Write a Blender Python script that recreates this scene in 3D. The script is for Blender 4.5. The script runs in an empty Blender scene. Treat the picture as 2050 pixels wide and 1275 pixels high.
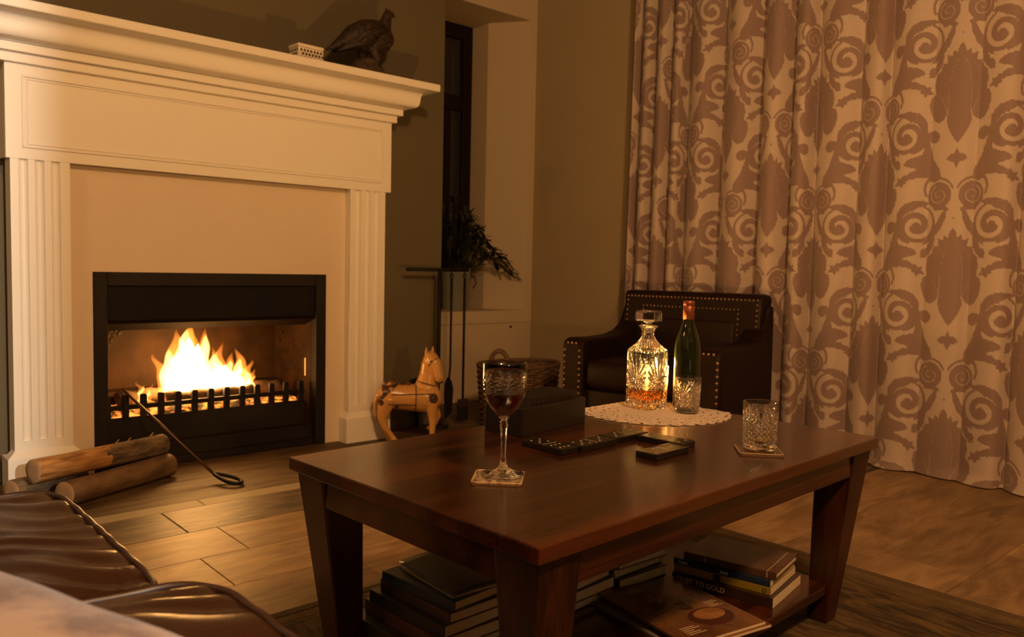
import bpy, bmesh, math, random
import numpy as np
from mathutils import Vector, Matrix, noise

random.seed(7)
SC = bpy.context.scene
COL = SC.collection
PI = math.pi

# ------------------------------------------------------------------ camera
CAM_Z = 0.848
def camera():
    yaw, pitch, roll, fpx = 0.728222, 0.062281, -0.021459, 1610.9
    cy, sy = math.cos(yaw), math.sin(yaw)
    fwd = Vector((sy * math.cos(pitch), cy * math.cos(pitch), -math.sin(pitch)))
    right = Vector((cy, -sy, 0)); down = fwd.cross(right)
    c, s = math.cos(roll), math.sin(roll)
    r2 = c * right + s * down; d2 = -s * right + c * down
    cam = bpy.data.cameras.new('camera')
    cam.sensor_width = 36.0; cam.sensor_fit = 'HORIZONTAL'
    cam.lens = fpx / 2050 * 36.0
    cam.clip_start = 0.02
    cam.dof.use_dof = True; cam.dof.focus_distance = 1.75; cam.dof.aperture_fstop = 6.3
    o = bpy.data.objects.new('camera', cam); COL.objects.link(o)
    u = -d2; b = -fwd
    o.matrix_world = Matrix(((r2.x, u.x, b.x, 0), (r2.y, u.y, b.y, 0), (r2.z, u.z, b.z, CAM_Z), (0, 0, 0, 1)))
    SC.camera = o
camera()

# ------------------------------------------------------------------ world, lights, exposure
w = bpy.data.worlds.new('night'); SC.world = w; w.use_nodes = True
w.node_tree.nodes['Background'].inputs[0].default_value = (0.010, 0.014, 0.030, 1)
w.node_tree.nodes['Background'].inputs[1].default_value = 0.02
SC.view_settings.view_transform = 'Standard'; SC.view_settings.look = 'None'
SC.view_settings.gamma = 1.0; SC.view_settings.use_curve_mapping = False
SC.view_settings.exposure = 0.0
SC.cycles.use_denoising = True
SC.cycles.max_bounces = 14; SC.cycles.transmission_bounces = 14; SC.cycles.transparent_max_bounces = 16
SC.cycles.glossy_bounces = 6; SC.cycles.diffuse_bounces = 4
SC.cycles.sample_clamp_indirect = 25.0
SC.cycles.blur_glossy = 0.3
SC.cycles.caustics_reflective = True; SC.cycles.caustics_refractive = True

def point(name, loc, power, color, radius):
    l = bpy.data.lights.new(name, 'POINT'); l.energy = power; l.color = color; l.shadow_soft_size = radius
    o = bpy.data.objects.new(name, l); o.location = loc; COL.objects.link(o); return o
# the room's own dimmed lamp hanging behind the seat, and an unseen whiter light beyond the added doorway
point('room_lamp_light', (0.55, -0.60, 2.50), 232, (1.0, 0.53, 0.21), 0.14)
point('wall_lamp_light', (-1.00, 2.10, 2.20), 27, (1.0, 0.53, 0.21), 0.12)
point('hall_light', (0.33, -3.5, 2.0), 850, (1.0, 0.89, 0.72), 0.02)

# ------------------------------------------------------------------ helpers: objects
def tag(o, label=None, cat=None, group=None, kind=None):
    if label: o['label'] = label
    if cat: o['category'] = cat
    if group: o['group'] = group
    if kind: o['kind'] = kind
    return o
def thing(name, label, cat, loc=(0, 0, 0), rotz=0.0, group=None, kind=None):
    o = bpy.data.objects.new(name, None); COL.objects.link(o)
    o.empty_display_size = 0.05
    o.location = loc; o.rotation_euler = (0, 0, rotz)
    return tag(o, label, cat, group, kind)

class MB:
    """collects vertices and faces of one mesh"""
    def __init__(s): s.v = []; s.f = []; s.sm = []
    def add(s, vs, fs, smooth=False):
        n = len(s.v); s.v += [tuple(p) for p in vs]
        s.f += [tuple(i + n for i in f) for f in fs]; s.sm += [smooth] * len(fs); return s
    def box(s, x0, x1, y0, y1, z0, z1, M=None):
        vs = [Vector((x, y, z)) for z in (z0, z1) for y in (y0, y1) for x in (x0, x1)]
        if M: vs = [M @ p for p in vs]
        return s.add(vs, [(0, 2, 3, 1), (4, 5, 7, 6), (0, 1, 5, 4), (2, 6, 7, 3), (0, 4, 6, 2), (1, 3, 7, 5)])
    def frustum(s, a, b, z0, z1):
        """a, b: (x0,x1,y0,y1) rectangles at z0 and z1"""
        vs = [(x, y, z) for (x0, x1, y0, y1), z in ((a, z0), (b, z1)) for y in (y0, y1) for x in (x0, x1)]
        return s.add(vs, [(0, 2, 3, 1), (4, 5, 7, 6), (0, 1, 5, 4), (2, 6, 7, 3), (0, 4, 6, 2), (1, 3, 7, 5)])
    def prism(s, poly, z0, z1, M=None, smooth=False):
        n = len(poly)
        vs = [Vector((x, y, z0)) for x, y in poly] + [Vector((x, y, z1)) for x, y in poly]
        if M: vs = [M @ p for p in vs]
        fs = [tuple(range(n - 1, -1, -1)), tuple(range(n, 2 * n))]
        s.add(vs, fs)
        k = len(s.v) - 2 * n
        for i in range(n):
            j = (i + 1) % n; s.f.append((k + i, k + j, k + n + j, k + n + i)); s.sm.append(smooth)
        return s
    def rings(s, rings, cap0=True, cap1=True, smooth=True, closed=True):
        n = len(rings[0]); base = len(s.v)
        for r in rings: s.v += [tuple(p) for p in r]
        for i in range(len(rings) - 1):
            for j in range(n if closed else n - 1):
                k = (j + 1) % n
                s.f.append((base + i * n + j, base + i * n + k, base + (i + 1) * n + k, base + (i + 1) * n + j)); s.sm.append(smooth)
        if cap0: s.f.append(tuple(base + j for j in range(n - 1, -1, -1))); s.sm.append(False)
        if cap1: s.f.append(tuple(base + (len(rings) - 1) * n + j for j in range(n))); s.sm.append(False)
        return s
    def lathe(s, prof, n=32, M=None, cap0=True, cap1=True, smooth=True):
        rr = []
        for r, z in prof:
            ring = [Vector((r * math.cos(2 * PI * k / n), r * math.sin(2 * PI * k / n), z)) for k in range(n)]
            if M: ring = [M @ p for p in ring]
            rr.append(ring)
        return s.rings(rr, cap0, cap1, smooth)
    def tube(s, pts, r, n=8, closed=False, smooth=True, caps=True):
        pts = [Vector(p) for p in pts]; m = len(pts)
        rad = r if hasattr(r, '__len__') else [r] * m
        up = None; rr = []
        for i in range(m):
            if closed: t = pts[(i + 1) % m] - pts[i - 1]
            else: t = pts[min(i + 1, m - 1)] - pts[max(i - 1, 0)]
            t.normalize()
            if up is None: up = t.orthogonal().normalized()
            up = (up - t * up.dot(t)).normalized(); bi = t.cross(up)
            rr.append([pts[i] + (up * math.cos(2 * PI * k / n) + bi * math.sin(2 * PI * k / n)) * rad[i] for k in range(n)])
        if closed: rr.append(rr[0]); caps = False
        return s.rings(rr, caps, caps, smooth)
    def loft(s, secs, n=16):
        """secs: (centre, width radius, height radius); ellipses square to the path, width kept horizontal"""
        cs = [Vector(c) for c, a, b in secs]; m = len(cs); rr = []
        for i, (c, a, b) in enumerate(secs):
            t = (cs[min(i + 1, m - 1)] - cs[max(i - 1, 0)]).normalized()
            side = t.cross(Vector((0, 0, 1)))
            if side.length < 0.15: side = Vector((0, 1, 0))
            side.normalize()
            if rr and side.dot(prev) < 0: side = -side
            prev = side; upv = side.cross(t).normalized()
            rr.append([cs[i] + side * (a * math.cos(2 * PI * k / n)) + upv * (b * math.sin(2 * PI * k / n)) for k in range(n)])
        return s.rings(rr)
    def ball(s, c, rx, ry=None, rz=None, n=12, m=8):
        ry = ry or rx; rz = rz or rx
        rr = []
        for i in range(m + 1):
            a = -PI / 2 + PI * i / m; q = max(math.cos(a), 0.02)
            rr.append([(c[0] + rx * q * math.cos(2 * PI * k / n), c[1] + ry * q * math.sin(2 * PI * k / n), c[2] + rz * math.sin(a)) for k in range(n)])
        return s.rings(rr)
    def grid(s, P, smooth=True):
        """P[i][j] points"""
        n, m = len(P), len(P[0]); b = len(s.v)
        for row in P: s.v += [tuple(p) for p in row]
        for i in range(n - 1):
            for j in range(m - 1):
                s.f.append((b + i * m + j, b + i * m + j + 1, b + (i + 1) * m + j + 1, b + (i + 1) * m + j)); s.sm.append(smooth)
        return s
    def mesh(s, name):
        me = bpy.data.meshes.new(name); me.from_pydata(s.v, [], s.f)
        me.polygons.foreach_set('use_smooth', s.sm); me.update(); return me

def add(name, mb, mat, parent=None, bevel=0, seg=2, loc=None, rot=None, fix=True):
    me = mb if isinstance(mb, bpy.types.Mesh) else mb.mesh(name)
    if fix and not isinstance(mb, bpy.types.Mesh):
        bm = bmesh.new(); bm.from_mesh(me); bmesh.ops.recalc_face_normals(bm, faces=bm.faces); bm.to_mesh(me); bm.free()
    if mat is not None and not me.materials: me.materials.append(mat)
    o = bpy.data.objects.new(name, me); COL.objects.link(o)
    if parent: o.parent = parent
    if loc: o.location = loc
    if rot: o.rotation_euler = rot
    if bevel:
        b = o.modifiers.new('bevel', 'BEVEL'); b.width = bevel; b.segments = seg; b.limit_method = 'ANGLE'; b.angle_limit = math.radians(40)
        b.harden_normals = False
    return o
def copy_tree(o, parent=None):
    c = o.copy(); COL.objects.link(c); c.parent = parent
    for ch in list(o.children): copy_tree(ch, c)
    return c
def bx(name, mat, parent, *b, bevel=0.0, seg=2): return add(name, MB().box(*b), mat, parent, bevel, seg)

# ------------------------------------------------------------------ helpers: materials
def mat(name, col, rough=0.5, metal=0.0, var=None, bump=None, coat=0.0, trans=0.0, ior=1.45, emit=None, spec=0.5, sheen=0, sss=0, coord='Object', stretch=(1, 1, 1), rnd=0.0, aniso_rough=None):
    """var=(scale, second colour, contrast) mixes a noise; bump=(scale, strength, distance)"""
    m = bpy.data.materials.new(name); m.use_nodes = True
    nt = m.node_tree; N = nt.nodes; L = nt.links
    p = N['Principled BSDF']; p.inputs['Base Color'].default_value = (*col, 1)
    p.inputs['Roughness'].default_value = rough; p.inputs['Metallic'].default_value = metal
    p.inputs['Specular IOR Level'].default_value = spec
    p.inputs['Coat Weight'].default_value = coat; p.inputs['Coat Roughness'].default_value = 0.12
    p.inputs['Transmission Weight'].default_value = trans; p.inputs['IOR'].default_value = ior
    if sheen: p.inputs['Sheen Weight'].default_value = sheen
    if sss: p.inputs['Subsurface Weight'].default_value = sss; p.inputs['Subsurface Radius'].default_value = (.02, .01, .004)
    if emit: p.inputs['Emission Color'].default_value = (*emit[0], 1); p.inputs['Emission Strength'].default_value = emit[1]
    if var or bump:
        tc = N.new('ShaderNodeTexCoord'); mp = N.new('ShaderNodeMapping'); mp.inputs['Scale'].default_value = stretch
        if coord == 'World':
            g = N.new('ShaderNodeNewGeometry'); L.new(g.outputs['Position'], mp.inputs['Vector'])
        else: L.new(tc.outputs[coord], mp.inputs['Vector'])
    if var:
        n = N.new('ShaderNodeTexNoise'); n.inputs['Scale'].default_value = var[0]; n.inputs['Detail'].default_value = 6; n.inputs['Roughness'].default_value = 0.6
        L.new(mp.outputs[0], n.inputs['Vector'])
        r = N.new('ShaderNodeValToRGB'); c = var[2] if len(var) > 2 else 0.25
        r.color_ramp.elements[0].position = 0.5 - c; r.color_ramp.elements[1].position = 0.5 + c
        r.color_ramp.elements[0].color = (*col, 1); r.color_ramp.elements[1].color = (*var[1], 1)
        L.new(n.outputs['Fac'], r.inputs[0]); last = r.outputs[0]
        if rnd:
            oi = N.new('ShaderNodeObjectInfo'); hs = N.new('ShaderNodeHueSaturation'); ma = N.new('ShaderNodeMapRange')
            ma.inputs['To Min'].default_value = 1 - rnd; ma.inputs['To Max'].default_value = 1 + rnd
            L.new(oi.outputs['Random'], ma.inputs['Value']); L.new(ma.outputs[0], hs.inputs['Value']); L.new(last, hs.inputs['Color']); last = hs.outputs[0]
        L.new(last, p.inputs['Base Color'])
    if bump:
        n2 = N.new('ShaderNodeTexNoise'); n2.inputs['Scale'].default_value = bump[0]; n2.inputs['Detail'].default_value = 5
        L.new(mp.outputs[0], n2.inputs['Vector'])
        b = N.new('ShaderNodeBump'); b.inputs['Strength'].default_value = bump[1]; b.inputs['Distance'].default_value = bump[2] if len(bump) > 2 else 0.01
        L.new(n2.outputs['Fac'], b.inputs['Height']); L.new(b.outputs[0], p.inputs['Normal'])
    return m
def wood(name, dark, light, axis=0, rough=0.3, coat=0.3, scale=1.0, bump=0.05, contrast=0.22):
    """long-grained timber: stretched noise lines plus cathedral bands"""
    m = bpy.data.materials.new(name); m.use_nodes = True
    nt = m.node_tree; N = nt.nodes; L = nt.links; p = N['Principled BSDF']
    p.inputs['Roughness'].default_value = rough; p.inputs['Coat Weight'].default_value = coat; p.inputs['Coat Roughness'].default_value = 0.15
    tc = N.new('ShaderNodeTexCoord'); mp = N.new('ShaderNodeMapping')
    st = [14 * scale] * 3; st[axis] = 1.1 * scale; mp.inputs['Scale'].default_value = st
    L.new(tc.outputs['Object'], mp.inputs['Vector'])
    n1 = N.new('ShaderNodeTexNoise'); n1.inputs['Scale'].default_value = 0.35; n1.inputs['Detail'].default_value = 2
    L.new(mp.outputs[0], n1.inputs['Vector'])
    mul = N.new('ShaderNodeMath'); mul.operation = 'MULTIPLY'; mul.inputs[1].default_value = 26.0; L.new(n1.outputs['Fac'], mul.inputs[0])
    sn = N.new('ShaderNodeMath'); sn.operation = 'SINE'; L.new(mul.outputs[0], sn.inputs[0])
    mp2 = N.new('ShaderNodeMapping'); st2 = [170 * scale] * 3; st2[axis] = 5 * scale; mp2.inputs['Scale'].default_value = st2
    L.new(tc.outputs['Object'], mp2.inputs['Vector'])
    n2 = N.new('ShaderNodeTexNoise'); n2.inputs['Scale'].default_value = 1.0; n2.inputs['Detail'].default_value = 3; L.new(mp2.outputs[0], n2.inputs['Vector'])
    ad = N.new('ShaderNodeMath'); ad.operation = 'MULTIPLY_ADD'; ad.inputs[1].default_value = 0.18; L.new(sn.outputs[0], ad.inputs[0]); L.new(n2.outputs['Fac'], ad.inputs[2])
    r = N.new('ShaderNodeValToRGB'); r.color_ramp.elements[0].position = 0.5 - contrast; r.color_ramp.elements[1].position = 0.5 + contrast
    r.color_ramp.elements[0].color = (*dark, 1); r.color_ramp.elements[1].color = (*light, 1)
    L.new(ad.outputs[0], r.inputs[0]); L.new(r.outputs[0], p.inputs['Base Color'])
    b = N.new('ShaderNodeBump'); b.inputs['Strength'].default_value = bump; b.inputs['Distance'].default_value = 0.004
    L.new(ad.outputs[0], b.inputs['Height']); L.new(b.outputs[0], p.inputs['Normal'])
    return m
def glass(name, col=(1, 1, 1), rough=0.0, ior=1.5):
    m = bpy.data.materials.new(name); m.use_nodes = True; p = m.node_tree.nodes['Principled BSDF']
    p.inputs['Base Color'].default_value = (*col, 1); p.inputs['Roughness'].default_value = rough
    p.inputs['Transmission Weight'].default_value = 1.0; p.inputs['IOR'].default_value = ior
    return m
def emission(name, col, strength):
    m = bpy.data.materials.new(name); m.use_nodes = True; N = m.node_tree.nodes; N.clear()
    e = N.new('ShaderNodeEmission'); e.inputs[0].default_value = (*col, 1); e.inputs[1].default_value = strength
    o = N.new('ShaderNodeOutputMaterial'); m.node_tree.links.new(e.outputs[0], o.inputs['Surface']); return m
def vol_emission(name, col, strength):
    m = bpy.data.materials.new(name); m.use_nodes = True; N = m.node_tree.nodes; N.clear()
    e = N.new('ShaderNodeEmission'); e.inputs[0].default_value = (*col, 1); e.inputs[1].default_value = strength
    o = N.new('ShaderNodeOutputMaterial'); m.node_tree.links.new(e.outputs[0], o.inputs['Volume']); return m

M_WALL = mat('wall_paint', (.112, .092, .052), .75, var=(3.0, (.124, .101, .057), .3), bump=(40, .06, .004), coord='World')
M_WHITE = mat('mantel_paint', (.80, .76, .68), .42, bump=(60, .02, .002), coord='World')
M_PLASTER = mat('hearth_plaster', (.66, .55, .42), .6, var=(4, (.70, .59, .45), .3), bump=(30, .06, .004), coord='World')
M_NICHE = mat('niche_plaster', (.56, .46, .32), .75, bump=(25, .1, .005), coord='World')
M_CEIL = mat('ceiling_paint', (.30, .25, .18), .85)
M_GROUT = mat('grout', (.15, .105, .06), .9)
M_IRON = mat('blackened_steel', (.0065, .0055, .0048), .6, .0, spec=.25, var=(12, (.014, .010, .007), .3), bump=(60, .15, .002))
M_DARKWOODFRAME = mat('dark_window_timber', (.009, .004, .003), .45, spec=.25)
M_MAHOG = wood('mahogany_x', (.022, .0046, .0016), (.066, .0165, .0048), 0, .21, .45, contrast=.17)
M_MAHOGZ = wood('mahogany_z', (.014, .0032, .0013), (.042, .0105, .0034), 2, .34, .08, contrast=.17)  # upright grain, darker than the top to hold the legs' shade
M_BRASS = mat('old_brass', (.50, .33, .14), .35, 1.0)

# ------------------------------------------------------------------ structure
YF, YP, YW, YB = 3.358, 3.408, 3.50, 3.961       # pilaster face, infill panel, chimney wall, back wall
XR, XL, YN, ZC = 3.70, -1.30, -2.40, 2.75        # right wall, left wall, near wall, ceiling
XC = 2.602                                       # chimney breast's right corner

def floor():
    fl = tag(bx('floor', M_GROUT, None, XL - .1, XR + .1, YN - 2.2, 4.6, -0.06, -0.006), 'flush stone floor of grey-brown and tan planks', None, None, 'structure')
    tan = mat('tan_stone_tile', (.19, .115, .055), .5, var=(3.2, (.34, .22, .11), .13), bump=(9, .12, .006), coord='World', stretch=(1, 4.5, 1), rnd=.22)
    slate = mat('brown_slate_tile', (.040, .026, .016), .5, var=(4.0, (.145, .095, .052), .12), bump=(12, .35, .01), coord='World', stretch=(1, 3.5, 1), rnd=.2)
    strip = mat('pale_stone_strip', (.24, .20, .13), .6, var=(6, (.31, .26, .17), .3), coord='World', stretch=(1, 4, 1))
    hearth = mat('hearth_stone', (.042, .023, .010), .62, var=(3.2, (.125, .073, .031), .14), bump=(8, .2, .008), coord='World', stretch=(.8, 4.5, 1), rnd=.12)  # hearth and slate tones darkened to hold the grate front's shadow
    for t in (tan, slate, hearth):                # streaks of natural stone
        N = t.node_tree.nodes; L = t.node_tree.links
        tn = [n for n in N if n.type == 'TEX_NOISE'][0]; tn.inputs['Distortion'].default_value = 1.4
    unit = {}
    for k, m in dict(tan=tan, slate=slate, strip=strip, hearth=hearth).items():
        b = MB(); g = .004
        b.frustum((-.5, .5, -.5, .5), (-.5, .5, -.5, .5), -.02, -.0015)
        b.frustum((-.5, .5, -.5, .5), (-.4975, .4975, -.494, .494), -.0015, 0)
        me = b.mesh('tile'); me.materials.append(m); unit[k] = me
    def tile(k, x0, x1, y0, y1):
        g = .0007
        o = bpy.data.objects.new('tile', unit[k]); COL.objects.link(o); o.parent = fl
        o.location = ((x0 + x1) / 2, (y0 + y1) / 2, 0); o.scale = (x1 - x0 - 2 * g, y1 - y0 - 2 * g, 1)
    def row(k, y0, y1, L0, start, xa=XL, xb=XR):
        x = start
        while x > xa: x -= L0
        while x < xb:
            a, c = max(x, xa), min(x + L0, xb)
            if c - a > .03: tile(k, a, c, y0, y1)
            x += L0
    row('hearth', 2.845, 3.13, .92, .35); row('hearth', 3.13, 3.415, .92, .80)
    row('hearth', 3.415, 3.50, .92, .35, XC - .7, XR); row('hearth', 3.50, YB, .6, .2, XC, XR)
    row('strip', 2.765, 2.845, .95, .1); row('slate', 2.51, 2.765, 1.1, -.2)
    y = 2.51; i = 0
    st = [.25, .845, .45, 1.1, .62, .2, 1.0, .55, .33, .9]
    while y > YN:
        k = 'tan' if i not in (2, 6) else 'slate'
        row('tan' if (i % 5) != 3 else 'slate', max(y - .245, YN), y, .74, st[i % 10]); y -= .245; i += 1
    return fl
FLOOR = floor()

def walls():
    wc = tag(thing('wall_chimney', 'olive painted chimney breast wall behind the mantel', None), kind='structure')
    m = M_WALL
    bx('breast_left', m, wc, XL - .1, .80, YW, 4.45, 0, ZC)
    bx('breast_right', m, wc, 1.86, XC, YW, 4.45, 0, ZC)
    bx('breast_upper', m, wc, .80, 1.86, YW, 4.45, .84, ZC)
    bx('breast_rear', m, wc, .80, 1.86, 4.05, 4.45, 0, .84)
    wb = tag(thing('wall_back', 'plastered back wall with a deep window niche', None), kind='structure')
    xw0, xw1, yw, zs, zh = 2.70, 3.48, 4.36, .572, 2.468
    bx('wall_below_sill', M_NICHE, wb, XC, XR + .1, YB, 4.5, 0, .49)
    bx('wall_above_niche', M_NICHE, wb, XC, XR + .1, YB, 4.5, zh, ZC)
    bx('sill_board', M_NICHE, wb, XC, XR, YB - .006, 4.5, .49, zs, bevel=.004)
    # splayed right jamb: front edge 3.645, inner corner 3.48
    add('splayed_jamb', MB().prism([(3.645, YB), (XR + .1, YB), (XR + .1, 4.5), (xw1, 4.5), (xw1, 4.20)], zs, zh), M_NICHE, wb)
    bx('left_jamb', M_NICHE, wb, XC - .002, xw0, YB, 4.5, zs, zh)
    add('screw_head', MB().lathe([(.008, 0), (.008, .004), (.004, .006)], 12, Matrix.Translation((3.52, YB - .0, .463)) @ Matrix.Rotation(PI / 2, 4, 'X')), M_IRON, wb)
    wd = tag(thing('window_1', 'dark timber framed window deep in the plaster niche', None), kind='structure')
    f = M_DARKWOODFRAME
    bx('stile', f, wd, xw1 - .075, xw1 - .001, yw, yw + .05, zs, zh, bevel=.004)
    bx('stile', f, wd, xw0, xw0 + .075, yw, yw + .05, zs, zh, bevel=.004)
    bx('rail', f, wd, xw0 + .075, xw1 - .075, yw, yw + .05, zh - .09, zh, bevel=.004)
    bx('rail', f, wd, xw0 + .075, xw1 - .075, yw, yw + .05, zs, zs + .1, bevel=.004)
    bx('rail', f, wd, xw0 + .075, xw1 - .075, yw + .005, yw + .045, 1.90, 2.0, bevel=.004)
    bx('mullion', f, wd, 3.27, 3.31, yw + .008, yw + .042, zs + .1, 1.90, bevel=.003)
    gl = glass('window_pane_glass', (.9, .95, 1))
    for a, b, c, d in ((xw0 + .075, 3.27, zs + .1, 1.9), (3.31, xw1 - .075, zs + .1, 1.9), (xw0 + .075, xw1 - .075, 2.0, zh - .09)):
        bx('pane', gl, wd, a, b, yw + .022, yw + .028, c, d)
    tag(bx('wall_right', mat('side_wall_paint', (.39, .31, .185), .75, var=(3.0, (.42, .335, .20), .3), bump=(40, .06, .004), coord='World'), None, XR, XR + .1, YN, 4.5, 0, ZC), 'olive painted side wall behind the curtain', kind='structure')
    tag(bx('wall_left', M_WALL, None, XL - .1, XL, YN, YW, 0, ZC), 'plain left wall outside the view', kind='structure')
    wn = tag(thing('wall_near', 'unseen near wall with an added doorway behind the seat', None), kind='structure')
    bx('wall_panel', M_WALL, wn, XL, -.55, YN - .1, YN, 0, ZC); bx('wall_panel', M_WALL, wn, .385, XR, YN - .1, YN, 0, ZC)  # opening added so its jamb edges the light on the mantel
    bx('wall_panel', M_WALL, wn, -.55, .385, YN - .1, YN, 2.15, ZC)
    tag(bx('ceiling', M_CEIL, None, XL - .1, XR + .1, YN - 2.2, 4.5, ZC, ZC + .1), 'pale flat ceiling', kind='structure')
walls()

# ------------------------------------------------------------------ fireplace mantel
X0, X1 = .569, 2.185                             # frieze ends
def mantel():
    t = thing('fireplace_mantel', 'cream white painted mantel with fluted pilasters and deep moulded cornice', 'mantelpiece', (0, 0, 0))
    m = M_WHITE
    def sweep(name, prof, bevel=0, smooth=False):
        """prof: (overhang, z) loop; mitred round the front and both returns"""
        b = MB(); n = len(prof); P = []
        for o, z in prof:
            P.append([(X0 - o, YW, z), (X0 - o, YF - o, z), (X1 + o, YF - o, z), (X1 + o, YW, z)])
        for i in range(n):
            j = (i + 1) % n
            for k in range(3):
                b.add([P[i][k], P[i][k + 1], P[j][k + 1], P[j][k]], [(0, 1, 2, 3)], smooth)
        b.add([p[0] for p in P], [tuple(range(n))]); b.add([p[3] for p in P], [tuple(range(n - 1, -1, -1))])
        me = b.mesh(name); bm = bmesh.new(); bm.from_mesh(me); bmesh.ops.remove_doubles(bm, verts=bm.verts, dist=1e-5)
        bmesh.ops.recalc_face_normals(bm, faces=bm.faces); bm.to_mesh(me); bm.free()
        return add(name, me, m, t, bevel)
    bx('core', m, t, X0 + .004, X1 - .004, YF + .004, YW, 1.210, 1.69)
    bx('frieze_board', m, t, X0, X1, YF, YF + .03, 1.203, 1.545, bevel=.002)
    sweep('lower_fascia', [(-.03, 1.539), (.019, 1.539), (.019, 1.573), (-.03, 1.573)], .0025)
    sweep('upper_fascia', [(-.03, 1.573), (.040, 1.573), (.040, 1.604), (-.03, 1.604)], .0025)
    cyma = [(-.03, 1.604), (.048, 1.604)]
    for i in range(0, 25):                       # ovolo below, cove above
        a = i / 24
        o = .048 + .100 * (a + math.sin(2 * PI * a) * .135)
        z = 1.606 + .084 * (a - math.sin(2 * PI * a) * .135)
        cyma.append((o, z))
    cyma += [(.150, 1.690), (-.03, 1.690)]
    cy = sweep('cyma_cornice', cyma, 0, True)
    try:
        e = cy.modifiers.new('split', 'EDGE_SPLIT'); e.split_angle = math.radians(35)
    except Exception: pass
    sweep('shelf', [(-.03, 1.690), (.167, 1.690), (.167, 1.724), (-.03, 1.724)], .004)
    # bead mouldings framing the frieze panel
    def bead(name, ins, wd, pr):
        b = MB(); a0, a1, c0, c1 = X0 + ins, X1 - ins, 1.203 + ins * .78, 1.539 - ins * .72
        for (xa, xb, za, zb) in ((a0, a1, c0, c0 + wd), (a0, a1, c1 - wd, c1), (a0, a0 + wd, c0 + wd, c1 - wd), (a1 - wd, a1, c0 + wd, c1 - wd)):
            b.box(xa, xb, YF - pr, YF + .001, za, zb)
        return add(name, b, m, t, .0018)
    bead('panel_moulding', .052, .008, .006); bead('panel_moulding', .067, .006, .004)
    # pilasters with three flutes
    def pilaster(xa, xb):
        wd = xb - xa; poly = [(xa, YF + .09), (xa, YF)]
        fl = [(.19, .13), (.5, .13), (.81, .13)] if True else []
        for c, hw in ((.215, .078), (.485, .078), (.755, .078)):
            cx, h = xa + c * wd, hw * wd
            for k in range(0, 11):
                a = PI * k / 10; poly.append((cx - h * math.cos(a), YF + .016 * math.sin(a)))
        poly += [(xb, YF), (xb, YF + .09)]
        p = add('pilaster', MB().prism(poly, .175, 1.203), m, t)
        q = MB(); q.box(xa, xb, YF, YF + .09, .05, .1751); add('pilaster_foot', q, m, p)
        pl = MB(); e = .026
        pl.box(xa - e, xb + e, YF - e, YF + .09, 0, .118)
        pl.add([(xa - e, YF - e, .118), (xb + e, YF - e, .118), (xb + e, YF + .05, .118), (xa - e, YF + .05, .118),
                (xa - .001, YF - .001, .142), (xb + .001, YF - .001, .142), (xb + .001, YF + .05, .142), (xa - .001, YF + .05, .142)],
               [(0, 1, 5, 4), (1, 2, 6, 5), (2, 3, 7, 6), (3, 0, 4, 7), (4, 5, 6, 7)])
        add('plinth', pl, m, p)
    pilaster(.582, .774); pilaster(1.961, 2.153)
    # plaster infill round the fire opening
    pz = M_PLASTER
    bx('infill_panel', pz, t, .774, .872, YP, YW, 0, 1.203)
    bx('infill_panel', pz, t, 1.862, 1.961, YP, YW, 0, 1.203)
    bx('infill_panel', pz, t, .872, 1.862, YP, YW, .800, 1.203)
    return t
mantel()

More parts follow.
